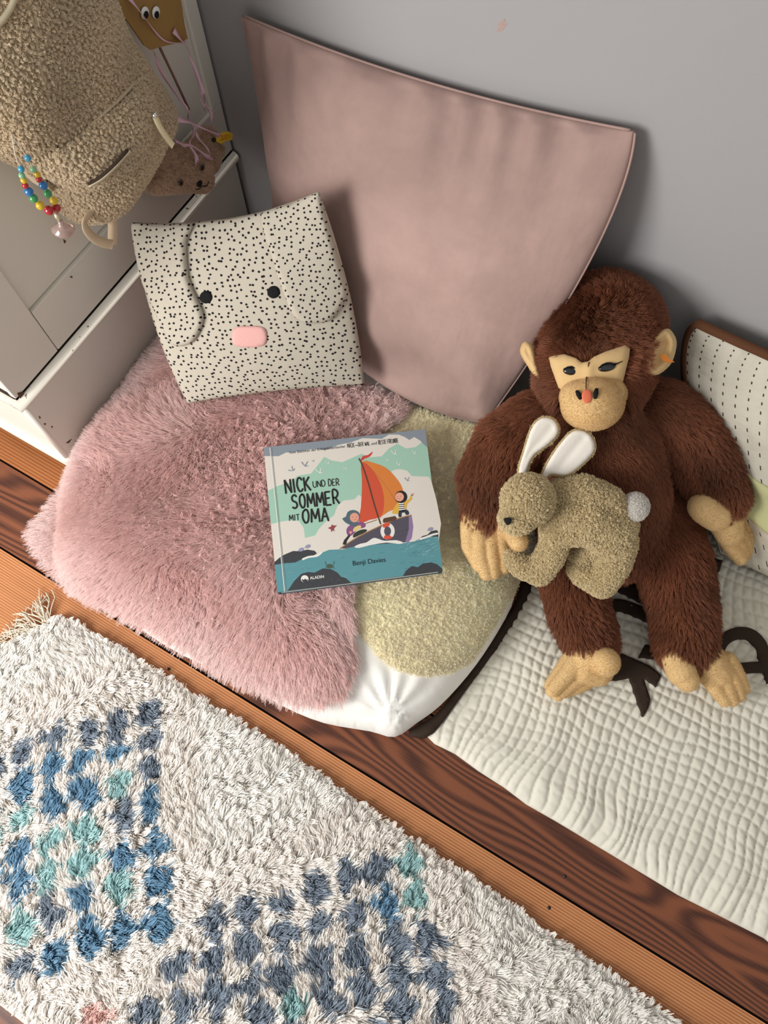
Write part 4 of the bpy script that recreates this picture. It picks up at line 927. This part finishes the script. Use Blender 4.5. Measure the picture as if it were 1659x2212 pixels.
# stitched seams, nostrils and the orange spot
for q, r in (([(1272, 782), (1270, 800), (1268, 822)], .0011),):
    p = np.array([FE.hit(A(x), A(y), A(.0125))[0] for x, y in spline(q, 4, False)]); tag(Mb().tube(p, r, 6).build('seam', M_line, mk_root), 'brown seam down the face')
def onm(x, y): 
    return ME.hit(np.array([x], float), np.array([y], float), np.array([.0015]))[0]
for pts in ([(1246, 845), (1250, 852), (1254, 862)], [(1289, 840), (1287, 850), (1285, 861)]):
    p = np.array([onm(*q) for q in pts]); p[:, 0:3] += 0; tag(Mb().tube(p, [.0028, .0042, .0025], 8).build('nostril', M_blk, mk_root), 'dark nostril')
tag(Mb().ball(onm(1268, 856), (.0085, .011, .0022), CAMAX).build('nose_spot', cloth('orange_felt', (226, 120, 88), .9, 300, .3), mk_root), 'orange worn spot between the nostrils')
tag(Mb().tube([onm(x, y) for x, y in [(1267, 800 + 12), (1266, 825), (1266, 842)]], .001, 6).build('seam', M_line, mk_root), 'brown seam above the muzzle')
for (x, y, w, a) in ((1232, 802, .0105, -.15), (1311, 794, .0125, .18)):
    c = FE.hit(A(float(x)), A(float(y)), A(.0095))[0]; ax = np.stack([CAMAX[0] * math.cos(a) + CAMAX[1] * math.sin(a), -CAMAX[0] * math.sin(a) + CAMAX[1] * math.cos(a), CAMAX[2]])
    e_ = Mb().ball(c - F_ * 0, (w * 1.15, .0066, .0055), ax).build('eye', M_eye, mk_root); tag(e_, 'dark glass eye')
    q = [c + ax[0] * w * s * 1.15 + ax[1] * (.0068 - .006 * s * s) + ax[2] * .0035 for s in (-1, -.5, 0, .5, 1)]
    tag(Mb().tube(q, .0013, 6).build('eyelid', M_blk, e_), 'black lid')
q = np.array([FE.hit(A(x), A(y), A(.0115))[0] for x, y in ((1322, 787), (1334, 785), (1345, 780))]); Mb().tube(q, [.0012, .001, .0006], 6).build('lash', M_blk, mk_root)
# ears
def earpx(name, L, D, lab, tilt=0.):
    P_ = spline(C1(L), 4)
    c = P_.mean(0)
    return tag(slab(name, P_, 7, lambda x, y, d: .004 + .009 * np.sqrt(cl(d / 9)) - .012 * cl((d - 10) / 14), lambda x, y, d: -.006 * np.sqrt(cl(d / 9)), M_beige, mk_root, to3=lambda x, y, z: atd(x, y, D - z + tilt * (x - c[0])), sub=1), lab)
er = earpx('ear', [(1420, 620), (1480, 680), (1500, 760), (1475, 880), (1430, 960), (1340, 1030), (1260, 1035), (1215, 990), (1225, 900), (1260, 750), (1330, 660)], 1.285, 'beige ear with an orange tag', .0003)
earpx('ear', [(150, 735), (205, 770), (230, 850), (260, 960), (285, 1080), (210, 1020), (130, 900), (98, 830), (110, 770)], 1.325, 'beige ear half hidden by the head', -.0004)
tg = Mb(); 
tagp = [atd(x, y, 1.268) for x, y in C1([(1352, 850), (1395, 850), (1435, 895), (1484, 922), (1420, 925), (1370, 900)])]; tg.add(np.concatenate([np.array(tagp), np.array(tagp) + F_ * .0015]), [tuple(range(6))[::-1], tuple(range(6, 12))] + [(i, (i + 1) % 6, 6 + (i + 1) % 6, 6 + i) for i in range(6)])
tag(tg.build('ear_tag', flat('orange_ribbon', (206, 120, 40), .6), er, smooth=False), 'orange cloth tag')
# hands and feet
def paw(name, lab, mbf, vox=.0021, it=2): tag(skin(name, mbf, vox, M_beige, mk_root, it), lab)
h = Mb(); z = .215
chain(h, [(P3(1035, 1120, .232), .032), (P3(1038, 1155, z), .026)]); chain(h, [(P3(1072, 1122, .232), .030), (P3(1068, 1155, z), .026)]); chain(h, [(P3(1020, 1135, .225), .022), (P3(1085, 1140, .225), .022)])
for a, b_, c_ in (((1015, 1140), (1014, 1180), (1034, 1222)), ((1035, 1160), (1037, 1205), (1050, 1240)), ((1058, 1160), (1062, 1205), (1066, 1238)), ((1080, 1158), (1086, 1195), (1088, 1226))):
    chain(h, [(P3(*a, .227), .0180), (P3(*b_, .218), .0150), (P3(*c_, .209), .0118)])
chain(h, [(P3(1085, 1135, .24), .020), (P3(1108, 1150, .275), .0175), (P3(1120, 1170, .29), .0165)])
paw('hand', 'beige four-fingered hand resting on the cream sheepskin', h)
h = Mb()
chain(h, [(P3(1560, 1085, .20), .034), (P3(1568, 1125, .175), .032), (P3(1575, 1150, .16), .027)])
chain(h, [(P3(1545, 1112, .21), .030), (P3(1524, 1100, .222), .0285), (P3(1518, 1095, .225), .027)])
for a, b_, c_ in (((1556, 1140), (1575, 1175), (1600, 1208)), ((1572, 1140), (1590, 1172), (1606, 1200)), ((1585, 1130), (1602, 1160), (1612, 1190)), ((1592, 1115), (1608, 1145), (1614, 1172))):
    k = a[0] - 1556; chain(h, [(P3(*a, .165 - k * .0003), .017), (P3(*b_, .14 - k * .0003), .0145), (P3(*c_, .118 - k * .0003), .012)])
paw('hand', 'beige hand with the thumb curled in front', h)
f_ = Mb()
chain(f_, [(P3(1268, 1418, .085), .036), (P3(1262, 1440, .075), .033), (P3(1290, 1447, .07), .03)])
chain(f_, [(P3(1298, 1425, .105), .0265), (P3(1308, 1430, .118), .0265)])
for a, b_, c_ in (((1250, 1425), (1225, 1455), (1193, 1492)), ((1262, 1452), (1235, 1472), (1205, 1500)), ((1240, 1418), (1218, 1445), (1190, 1480)), ((1270, 1462), (1245, 1480), (1222, 1493))):
    zz = {1250: .088, 1262: .072, 1240: .075, 1270: .058}[a[0]]; chain(f_, [(P3(*a, zz), .020), (P3(*b_, zz - .006), .0165), (P3(*c_, zz - .016), .0125)])
paw('foot', 'beige foot with a round big toe turned up', f_)
f_ = Mb()
chain(f_, [(P3(1492, 1412, .085), .032), (P3(1530, 1432, .08), .036), (P3(1545, 1452, .072), .034)])
chain(f_, [(P3(1462, 1425, .10), .027), (P3(1472, 1450, .102), .028), (P3(1484, 1468, .10), .0225)])
for a, b_, c_ in (((1528, 1452), (1545, 1485), (1566, 1514)), ((1548, 1448), (1568, 1482), (1583, 1512)), ((1564, 1440), (1584, 1472), (1597, 1503)), ((1572, 1428), (1592, 1458), (1606, 1488))):
    chain(f_, [(P3(*a, .085), .0175), (P3(*b_, .075), .0145), (P3(*c_, .062), .0115)])
paw('foot', 'beige foot with four toes fanned out', f_)
# fur
def segdir(P, segs):
    best = np.full(len(P), 9.); D = np.zeros_like(P)
    for a, b in segs:
        ab = b - a; t = cl(((P - a) @ ab) / (ab @ ab)); d = np.linalg.norm(P - a - t[:, None] * ab, axis=1); u = d < best; best[u] = d[u]; D[u] = nrm(ab)
    return D
FC = np.array(lin(146, 92, 66)[:3])
def furcol(P, s): n = SinNoise(s, 6)(P[:, 0], P[:, 1] + P[:, 2]); m = SinNoise(s + 1, 16)(P[:, 0] + P[:, 2], P[:, 1]); return FC * (1 + .16 * n + .10 * m)[:, None]
seen = lambda c, n: ((nrm(CAM - c) * n).sum(1) > -.45).astype(float)
co, no, tr = mesh_tris(body.data); co = co + 0
off = np.array(mk_root.location); 
P, N = scatter(co, no, tr, 130000, 11, seen)
flow = segdir(P, segs) + np.stack([SinNoise(81, 5)(P[:, 0], P[:, 1]), SinNoise(82, 5)(P[:, 0], P[:, 1]), P[:, 0] * 0], -1) * .35
strands('fur', body, M_fur, P, N, flow * .8, .0135, K=5, rad=.00034, up=.7, jit=.2, clump=.5, cell=.009, grav=.15, seed=12, col=furcol(P, 83), colvar=.16, tipr=.25)
co, no, tr = mesh_tris(head.data)
ear_px = np.array(C1([(1290, 760), (1340, 660), (1420, 620), (1500, 700), (1500, 880), (1440, 960), (1340, 1030), (1260, 1035), (1225, 960), (1250, 850)]))
def facefree(c, n):
    q = proj(c); near = (depth(c) < 1.33); return seen(c, n) * (~(near & (inside(face_px, q[:, 0], q[:, 1]) | inside(muz_px, q[:, 0], q[:, 1])) | ((depth(c) < 1.37) & inside(ear_px, q[:, 0], q[:, 1]))))
P, N = scatter(co, no, tr, 70000, 13, facefree)
fc = atd(1275, 815, 1.27); fl_ = nrm(P - fc) * .3 + V_ * .42 + np.stack([SinNoise(84, 6)(P[:, 0], P[:, 1]), SinNoise(85, 6)(P[:, 0], P[:, 2]), SinNoise(86, 6)(P[:, 2], P[:, 1])], -1) * .3
brow = (np.hypot(*(proj(P) - A(1272, 772)).T) < 60) & (depth(P) < 1.32)
strands('fur', head, M_fur, P, N, fl_ * .9, .0155, K=5, rad=.00034, up=.65, jit=.2, clump=.38, cell=.010, grav=.1, seed=14, col=furcol(P, 87), colvar=.16, tipr=.25)
def fuzz(o, n, seed, rgb, L=.0022, rad=.00025, K=3, **kw):
    co, no, tr = mesh_tris(o.data); P, N = scatter(co, no, tr, n, seed, seen); c = np.array(lin(*rgb)[:3])
    strands('fuzz', o, M_fur, P, N, N * 0 + V_ * .25, L, K=K, rad=rad, up=1, jit=.5, seed=seed, col=c * (1 + .06 * SinNoise(seed, 12)(P[:, 0], P[:, 1] + P[:, 2]))[:, None], colvar=.08, **kw)
for i, o in enumerate([o for o in COL.objects if o.parent == mk_root and o.name.split('.')[0] in ('hand', 'foot', 'muzzle', 'face', 'ear')]):
    fuzz(o, {'hand': 7000, 'foot': 7000, 'muzzle': 9000, 'face': 9000, 'ear': 5000}[o.name.split('.')[0]], 100 + i, (226, 194, 142))

# ================================================================== PLUSH BUNNY
bn = empty('plush_bunny', atd(1270, 1100, 1.30), 'sandy terry plush bunny with white-lined ears lying in the lap of the monkey', 'stuffed animal')
M_terry = cloth('sand_terry', (176, 156, 116), .95, 300, .5); M_white = cloth('white_velour', (232, 226, 216), .9, 400, .3, sheen=.2)
D3 = lambda x, y, d: atd(x, y, d)
b_ = Mb()
chain(b_, [(D3(1205, 1068, 1.295), .025), (D3(1260, 1062, 1.285), .027), (D3(1310, 1085, 1.29), .028), (D3(1340, 1130, 1.31), .028)])
chain(b_, [(D3(1200, 1110, 1.30), .027), (D3(1270, 1110, 1.29), .034), (D3(1330, 1140, 1.31), .034)])
chain(b_, [(D3(1200, 1145, 1.315), .025), (D3(1270, 1140, 1.305), .028), (D3(1335, 1175, 1.325), .030)])
chain(b_, [(D3(1205, 1150, 1.32), .024), (D3(1188, 1200, 1.345), .024), (D3(1165, 1235, 1.365), .022), (D3(1125, 1222, 1.37), .0185), (D3(1108, 1205, 1.37), .015)])
chain(b_, [(D3(1335, 1170, 1.33), .031), (D3(1325, 1215, 1.35), .029), (D3(1300, 1255, 1.375), .027), (D3(1262, 1240, 1.38), .022), (D3(1250, 1228, 1.38), .019)])
chain(b_, [(D3(1285, 1180, 1.345), .017), (D3(1255, 1198, 1.37), .019)])
bb = skin('body', b_, .004, M_terry, bn, 4)
b_ = Mb(); b_.ball(D3(1140, 1080, 1.268), (.043, .043, .040), CAMAX); b_.ball(D3(1118, 1118, 1.268), (.030, .026, .03), CAMAX)
bh = skin('head', b_, .004, M_terry, bn, 5)
for i, o in enumerate((bb, bh)):
    co, no, tr = mesh_tris(o.data); P, N = scatter(co, no, tr, (38000, 15000)[i], 120 + i, seen); c = np.array(lin(224, 207, 168)[:3])
    strands('terry_pile', o, M_fur, P, N, N * 0 + V_ * .2, .0055, K=6, rad=.00042, up=1, jit=.6, clump=.5, cell=.005, curl=.001, turns=1.3, seed=122 + i, col=c, colvar=.12, tipr=.7)
nose = np.array([(1088, 1120), (1104, 1120), (1104, 1128), (1098, 1134), (1093, 1132)], float)
NE = Ell(D3(1118, 1112, 1.268), (.034, .033, .034), CAMAX)
tag(slab('nose', spline(nose, 4), 3, lambda x, y, d: .006 + .002 * np.sqrt(cl(d / 4)), lambda x, y, d: -.004 + 0 * x, M_blk, bn, to3=lambda x, y, z: NE.hit(x, y, z)), 'black stitched nose')
tag(Mb().ball(D3(1372, 1095, 1.285), (.0205, .0215, .018), CAMAX).build('tail', M_white, bn), 'white pompom tail')
tl = [o for o in COL.objects if o.name == 'tail'][0]
co, no, tr = mesh_tris(tl.data); P, N = scatter(co, no, tr, 5000, 130); strands('tail_pile', tl, M_wool, P, N, N * 0, .004, K=5, rad=.0005, up=1, jit=.6, curl=.0012, turns=1.2, seed=131, col=np.array(lin(238, 234, 228)[:3]), tipr=.7)
def C2(L): return [(980 + x / 3.607, 860 + y / 3.607) for x, y in L]
for L, base in (([(515, 600), (512, 540), (548, 420), (600, 255), (655, 175), (720, 150), (785, 175), (818, 240), (800, 300), (725, 370), (640, 430), (592, 500), (560, 595)], 1.30), ([(680, 640), (700, 575), (760, 460), (850, 335), (925, 262), (1000, 252), (1068, 292), (1098, 370), (1080, 430), (1010, 505), (920, 580), (850, 600), (760, 590), (705, 635)], 1.285)):
    px_ = spline(C2(L), 3); c = px_.mean(0); ax_d = lambda x, y, z, B_=base, c=c: atd(x, y, B_ - .00022 * (1035 - y) - z)
    out = np.array(C2([(0, 0)]))  # grow the back piece a little beyond the lining
    t_ = nrm(np.roll(px_, -1, 0) - np.roll(px_, 1, 0)); nn = np.stack([t_[:, 1], -t_[:, 0]], -1); 
    if edist(px_, (px_ + nn * 3)[:, 0], (px_ + nn * 3)[:, 1]).mean() and inside(px_, *(px_ + nn * 3).T).mean() > .5: nn = -nn
    back = px_ + nn * 4
    e_ = slab('ear', back, 7, lambda x, y, d: .0 + .002 * cl(d / 6), lambda x, y, d: -.007 * np.sqrt(cl(d / 8)), M_terry, bn, to3=ax_d, sub=1); tag(e_, 'long ear with white lining')
    co, no, tr = mesh_tris(e_.data); 
    P, N = scatter(co, no, tr, 9000, 140, lambda c_, n_: ((edist(px_, *proj(c_).T) < 7) | ~inside(px_, *proj(c_).T)).astype(float)); N = N
    ok = ~inside(px_, *proj(P).T) | ((N @ -F_) < 0); P, N = P[ok], N[ok]
    strands('terry_pile', e_, M_fur, P, N, N * 0 + V_ * .1, .004, K=5, rad=.00042, up=1, jit=.6, clump=.4, cell=.005, curl=.0008, seed=141, col=np.array(lin(206, 188, 146)[:3]), colvar=.12, tipr=.7)
    tag(slab('lining', px_, 6, lambda x, y, d: .0025 + .0035 * np.sqrt(cl(d / 6)) - .0022 * np.exp(-(((x - c[0]) * .75 + (y - c[1]) * .6) / 9.) ** 2) * cl(d / 14), lambda x, y, d: .0 + 0 * x, M_white, e_, to3=ax_d, sub=1), 'white velour ear lining')

# ================================================================== ON THE CABINET SIDE: BACKPACK, CRAFT, BEAR, BEADS
def X2(L, x): L = np.array(L, float); return atx(L[:, 0], L[:, 1], x)[:, 1:]
XB = -.925
bp = empty('backpack', (-.95, .66, .75), 'beige teddy fleece backpack hanging on the side of the white cabinet', 'backpack')
BAG = spline(X2([(205, -40), (230, 28), (266, 88), (303, 143), (329, 183), (341, 220), (337, 260), (320, 298), (300, 338), (272, 383), (240, 430), (218, 454), (188, 470), (160, 472), (136, 456), (105, 410), (72, 378), (30, 352), (-10, 332), (-60, 300), (-130, 180), (-160, -40), (-60, -200), (120, -180)], XB), 3)
bagn = SinNoise(91, 6.); bagm = SinNoise(92, 18.)
def bagD(y, z, d=None):
    d = edist(BAG, y, z) if d is None else d
    e = cl(d / .11); return .033 + .088 * np.sqrt(1 - (1 - e) ** 2) + .006 * bagn(y, z) * e
M_fleece = cloth('teddy_fleece', (188, 172, 146), .95, 300, .5)
def bag3(y, z, h): return np.stack([-.958 + h + 0 * y, y, z], -1)
bd_, V, f = slab('bag_body', BAG, .014, lambda y, z, d: bagD(y, z, d), lambda y, z, d: .001 + .03 * (1 - np.sqrt(cl(d / .03))), M_fleece, bp, to3=bag3, sub=1, ret=True)
PK = spline(X2([(128, 345), (160, 310), (205, 262), (252, 218), (296, 178), (316, 186), (328, 215), (328, 250), (308, 292), (278, 340), (236, 392), (192, 430), (152, 436), (128, 405)], -.84), 3)
pkt, V2, f2 = slab('front_pocket', PK, .012, lambda y, z, d: bagD(y, z) + .004 + .022 * np.sqrt(cl(d / .035)), lambda y, z, d: bagD(y, z) - .02, M_fleece, bp, to3=bag3, sub=1, ret=True)
fc_ = np.array(lin(230, 215, 190)[:3])
for i, (v_, f_, o_, n_) in enumerate(((V, f, bd_, 60000), (V2, f2, pkt, 24000))):
    P, N = scatter(v_, vn(v_, f_), f_, n_, 150 + i, lambda c, n: (proj(c)[:, 0] > -40).astype(float) * (proj(c)[:, 1] > -60))
    if i == 0: k = ~inside(PK, P[:, 1], P[:, 2]) | (edist(PK, P[:, 1], P[:, 2]) < .004); P, N = P[k], N[k]
    N = np.where((N[:, :1] < -.1), -N, N)
    strands('fleece_curls', o_, M_wool, P, N, N * 0 + A(0, 0, -.25), .0058, K=6, rad=.0005, up=1, jit=.3, clump=.7, cell=.0062, curl=.0013, turns=1.6, seed=152 + i, col=fc_ * (1 + .05 * SinNoise(93, 7)(P[:, 1], P[:, 2]))[:, None], colvar=.06, tipr=.8)
# piping and zips
def onbag(L, x=-.84, off=.006):
    q = X2(L, x); 
    for _ in range(6):
        h = bagD(q[:, 0], q[:, 1]) + off; r = ray(np.array(L, float)[:, 0], np.array(L, float)[:, 1]); t = (-.958 + h) / r[:, 0]; q = (CAM + t[:, None] * r)[:, 1:]
    return bag3(q[:, 0], q[:, 1], bagD(q[:, 0], q[:, 1]) + off)
Mb().tube(onbag(spline([(122, 352), (160, 308), (205, 262), (252, 218), (300, 172), (325, 176)], 5, False), off=.004), .003, 8).tube(onbag(spline([(75, 20), (80, 110), (100, 200), (135, 290), (160, 305)], 5, False), off=.000), .003, 8).build('piping', M_fleece, bp)
zl = onbag(spline([(188, 398), (215, 382), (245, 355), (275, 322)], 8, False), -.80, .036)
M_zip = flat('zip_metal', (206, 194, 166), .35, .5, .6); zm = Mb(); zm.tube(zl + A(.001, 0, 0), np.array([.0012] + [.003] * (len(zl) - 2) + [.001]), 8, flat=.6)
zo = zm.build('zip_opening', M_dark, bp); zt = Mb()
zz = np.array([np.interp(np.linspace(0, 1, 46), np.linspace(0, 1, len(zl)), zl[:, k]) for k in range(3)]).T
for p in zz: zt.box(p + A(.0015, -.0006, -.0052), p + A(.0050, .0006, -.0008))
zto = zt.build('zip_teeth', M_zip, zo); zto['kind'] = 'stuff'
zl2 = onbag(spline([(34, -8), (22, 20), (2, 48), (-20, 70)], 6, False), off=.008); Mb().tube(zl2, .004, 8).build('top_zip', M_zip, bp)
M_web = cloth('beige_webbing', (206, 184, 156), .9, 500, .4)
def web(L, x, w, name='webbing_loop', mat=None, nz=(1, 0, .1), par=None):
    p = atx(np.array(L, float)[:, 0], np.array(L, float)[:, 1], x); p = spline(p, 6, False); 
    return Mb().ribbon(p, w, nz, .0014).build(name, mat or M_web, par or bp)
web([(205, 450), (182, 480), (196, 508), (222, 524), (243, 528)], -.875, .016, nz=(1, .3, -.2)); web([(226, 448), (242, 478), (243, 505), (242, 530)], -.885, .017, nz=(1, -.3, .2))
tg_ = web([(333, 246), (342, 268), (356, 292), (374, 315)], -.80, .0095, 'ribbon_tag', cloth('cream_ribbon', (232, 220, 180), .8, 400, .2)); tag(tg_, 'cream ribbon tag with a silver stud')
Mb().ball(atx(334, 249, -.795), .0042).build('stud', flat('silver', (225, 225, 225), .15, .5, 1.), tg_)

# paper craft with googly eyes
cf = empty('paper_craft', (-.90, .82, .66), 'brown cardboard craft with googly eyes and pink crepe streamers beside the fleece backpack', 'craft')
M_card = cloth('cardboard', (150, 118, 70), .9, 90, .3, .1, big=12); M_crepe = cloth('pink_crepe', (214, 176, 192), .9, 300, .6, .05)
card = X2([(215, -40), (385, -40), (394, 20), (399, 52), (406, 84), (393, 92), (360, 98), (326, 108), (312, 98), (280, 52), (250, 12)], -.90)
tag(slab('cardboard_body', card, .012, lambda y, z, d: 0 * y, lambda y, z, d: -.003 + 0 * y, M_card, cf, to3=lambda y, z, h: np.stack([-.90 + h, y, z], -1), smooth=False), 'cut brown cardboard')
M_gw = flat('googly_white', (228, 228, 224), .25, .5, coat=.5)
for x, y, dx, dy in ((313, 28, 3, 4), (337, 27, 2, 5)):
    c = atx(x, y, -.897); g = Mb().ball(c, (.003, .0088, .0088), seg=24).build('googly_eye', M_gw, cf); c2_ = atx(x + dx, y + dy, -.8935); tag(Mb().ball(c2_, (.0012, .0052, .0052)).build('pupil', M_blk, g), 'black pupil')
Mb().tube([atx(340, 92, -.912), atx(375, 165, -.915), atx(408, 236, -.918)], .0022, 8).build('stick', flat('brown_stick', (120, 88, 76), .7), cf)
def crepe(L, w=.0065, x=-.908, tw=2., s=0):
    p = atx(np.array(L, float)[:, 0], np.array(L, float)[:, 1], x); p = spline(p, 7, False); k = len(p); t = nrm(np.gradient(p, axis=0)); a0 = nrm(np.cross(t, A(1, 0, 0))); b0 = np.cross(t, a0)
    an = np.sin(np.linspace(0, tw * 3.14, k) + s) * 1.1; p = p + A(.004, 0, 0) * np.sin(np.linspace(0, 9, k) + s)[:, None]
    Mb().ribbon(p, w * (.75 + .3 * np.cos(np.linspace(0, tw * 3.14, k))), -(a0 * np.sin(an)[:, None] + b0 * np.cos(an)[:, None]), .0006).build('streamer', M_crepe, cf)
crepe([(278, -5), (300, 25), (330, 60), (360, 90), (385, 92), (400, 86)], x=-.894, w=.006); crepe([(375, 66), (388, 85), (403, 100), (415, 125), (422, 150), (432, 190), (436, 205)], w=.009, x=-.896)
crepe([(436, 203), (444, 222), (452, 240), (457, 275)], w=.008, s=1); crepe([(436, 203), (436, 222), (446, 240)], w=.005, s=2)
crepe([(328, 110), (352, 155), (385, 210), (405, 240), (411, 262)], w=.008, s=2); crepe([(411, 262), (416, 290), (414, 315), (420, 335), (423, 356)], w=.0085, s=.5, x=-.88)
crepe([(378, 256), (405, 262), (430, 274), (452, 284), (474, 292)], w=.009, x=-.88); crepe([(374, 300), (398, 314), (420, 318), (440, 334), (460, 342)], w=.009, s=1, x=-.875); crepe([(420, 276), (432, 300), (446, 322), (462, 343)], w=.0065, s=2, x=-.875)

# small plush bear
br = empty('plush_bear', atx(400, 365, -.925), 'small faded brown plush bear with a yellow ear tag hanging behind the backpack', 'stuffed animal')
M_bear = cloth('bear_base', (140, 112, 90), .95, 300, .5); b_ = Mb(); XR = lambda px, py, x=-.918: atx(px, py, x)
chain(b_, [(XR(335, 378), .030), (XR(375, 368), .036), (XR(410, 362, -.912), .040)]); b_.ball(XR(428, 382, -.90), (.028, .026, .026)); b_.ball(XR(440, 340), (.03, .028, .03))
chain(b_, [(XR(425, 325), .022), (XR(448, 298, -.915), .018)]); chain(b_, [(XR(330, 352), .018), (XR(355, 338), .016)]); chain(b_, [(XR(445, 330), .018), (XR(468, 322, -.915), .013)])
bo = skin('body', b_, .0035, M_bear, br, 4, lambda co, no: np.concatenate([np.maximum(co[:, :1], XC + .004), co[:, 1:]], 1))
co, no, tr = mesh_tris(bo.data); P, N = scatter(co, no, tr, 30000, 160, seen)
strands('fur', bo, M_fur, P, N, A(0, .1, -.4) + N * 0, .006, K=4, rad=.0004, up=1, jit=.4, clump=.4, cell=.006, seed=161, col=np.array(lin(216, 186, 160)[:3]), colvar=.14)
hit = lambda px, py, x: atx(px, py, x)
for x, y in ((391, 395), (437, 362)):
    e_ = Mb().ball(atx(x, y, -.872 + (.0 if x > 400 else -.003)), (.0035, .0062, .0062)).build('eye', flat('amber_eye', (70, 52, 34), .15, .6, coat=.6), br); tag(Mb().ball(atx(x, y, -.8685 + (.0 if x > 400 else -.003)), (.0012, .0032, .0032)).build('pupil', M_blk, e_), 'black pupil')
Mb().ball(atx(431, 397, -.868), (.004, .0072, .0052)).build('nose', M_blk, br)
Mb().tube([atx(x, y, -.870) for x, y in ((424, 409), (431, 408), (436, 402))], .0009, 6).tube([atx(x, y, -.870) for x, y in ((436, 402), (446, 402), (452, 392))], .0009, 6).build('mouth', M_blk, br)
tp = np.array([(466, 297), (480, 286), (494, 284), (503, 289), (502, 302), (488, 305), (478, 311), (468, 306)], float)
to_ = slab('ear_tag', X2(tp, -.885), .01, lambda y, z, d: 0 * y, lambda y, z, d: -.001 + 0 * y, flat('yellow_tag', (226, 188, 52), .6), br, to3=lambda y, z, h: np.stack([-.885 + h, y, z], -1), smooth=False); tag(to_, 'yellow cloth tag with orange lettering')
wr_ = Mb()
for L in ([(474, 296), (478, 291), (480, 299), (484, 292)], [(486, 291), (486, 298), (491, 290), (492, 297)], [(495, 290), (497, 297)], [(476, 303), (484, 300), (493, 299)]): wr_.ribbon([atx(x, y, -.8845) for x, y in L], .0011, (1, 0, 0), .0003)
tag(wr_.build('tag_lettering', flat('orange_print', (204, 92, 40), .6), to_), 'orange script')
Mb().ball(atx(462, 302, -.886), .0042).build('rivet', flat('dark_metal', (52, 44, 38), .35, .5, .8), br)

# bead charm hanging from the backpack
ch = empty('bead_charm', atx(110, 430, -.80), 'charm of colourful transparent beads with a clear drop, hanging in front of the backpack', 'charm')
def B5(x, y): return x / 5.925, 300 + y / 5.925
cols = {'c': (70, 168, 206), 'l': (150, 206, 158), 'y': (238, 200, 40), 'r': (196, 28, 44), 'b': (36, 128, 196), 'g': (70, 166, 98)}
nm = {'c': 'light blue', 'l': 'pale green', 'y': 'yellow', 'r': 'red', 'b': 'blue', 'g': 'green'}
MB_ = {k: flat('bead_' + nm[k].replace(' ', '_'), v, .12, .5, trans=.35, coat=.5) for k, v in cols.items()}
XS = -.795
for x, y, c, r in ((270, 385, 'c', .0043), (280, 470, 'l', .0043), (305, 530, 'y', .0044), (325, 598, 'r', .0042), (370, 675, 'b', .0060), (430, 762, 'g', .0060), (515, 852, 'y', .0060), (628, 915, 'r', .0066), (355, 245, 'c', .0044), (430, 392, 'l', .0043), (480, 455, 'y', .0042), (500, 520, 'r', .0042), (555, 597, 'b', .0060), (612, 700, 'g', .0058), (690, 792, 'y', .0056), (725, 885, 'r', .0058)):
    tag(Mb().ball(atx(*B5(x, y), XS), r, seg=18).build('bead', MB_[c], ch), nm[c] + ' bead')
M_str = flat('clear_cord', (214, 206, 190), .3, .5)
for L in ([(150, -60), (200, 230), (270, 385), (305, 530), (370, 675), (430, 762), (515, 852), (628, 915), (720, 960)], [(150, -60), (220, 60), (355, 245), (430, 392), (500, 520), (555, 597), (612, 700), (690, 792), (720, 900), (735, 970)]):
    Mb().tube(spline([atx(*B5(x, y), XS) for x, y in L], 4, False), .0006, 6).build('cord', M_str, ch)
Mb().tube([atx(*B5(715, 955), XS), atx(*B5(735, 995), XS), atx(*B5(770, 1040), XS)], [.003, .0042, .003], 10).build('metal_cap', M_zip, ch)
M_clear = flat('clear_pink_glass', (226, 196, 188), .08, .5, trans=.7, coat=.5)
gm = Mb(); a_, b2_, c_ = atx(*B5(770, 1045), XS), atx(*B5(795, 1110), XS), atx(*B5(822, 1215), XS); gm.tube([a_, a_ * .5 + b2_ * .5, b2_, b2_ * .6 + c_ * .4, b2_ * .25 + c_ * .75, c_], [.004, .0042, .0065, .0165, .015, .008], 14); tag(gm.build('glass_drop', M_clear, ch), 'clear mushroom-shaped drop')

# ------------------------------------------------------------------ wear marks: chips in the cabinet paint, a pinkish scuff on the wall
M_bare = cloth('bare_wood_chip', (92, 66, 50), .9, 300, .3)
for L in ([(38, 850), (50, 846), (55, 857), (44, 862)], [(55, 862), (66, 856), (73, 850), (70, 858), (58, 868)], [(83, 898), (88, 901), (86, 905)], [(94, 915), (99, 914), (98, 919)], [(110, 920), (114, 921), (113, 925)], [(142, 957), (150, 951), (155, 948), (149, 957)], [(152, 599), (156, 597), (156, 601)], [(138, 451 + 66), (143, 520), (140, 526)], [(265, 614), (268, 609), (268, 615)]):
    q = X2(L, XC + .0012); slab('paint_chip', q, .004, lambda y, z, d: .0004 + 0 * y, lambda y, z, d: -.002 + 0 * y, M_bare, cab, to3=lambda y, z, h: np.stack([XC + .0012 + h, y, z], -1), smooth=False)
q = np.array([(1076, 52), (1083, 46), (1090, 40), (1092, 46), (1086, 54), (1096, 50), (1088, 62), (1080, 68), (1072, 66), (1080, 58)], float); q = aty(q[:, 0], q[:, 1], YW)[:, [0, 2]]
tag(slab('scuff_mark', q, .004, lambda x, z, d: .0004 + 0 * x, lambda x, z, d: -.001 + 0 * x, cloth('pink_scuff', (176, 150, 142), .9, 100, .3), w_wall, to3=lambda x, z, h: np.stack([x, YW - h, z], -1), smooth=False), 'small pinkish scuff on the grey paint')
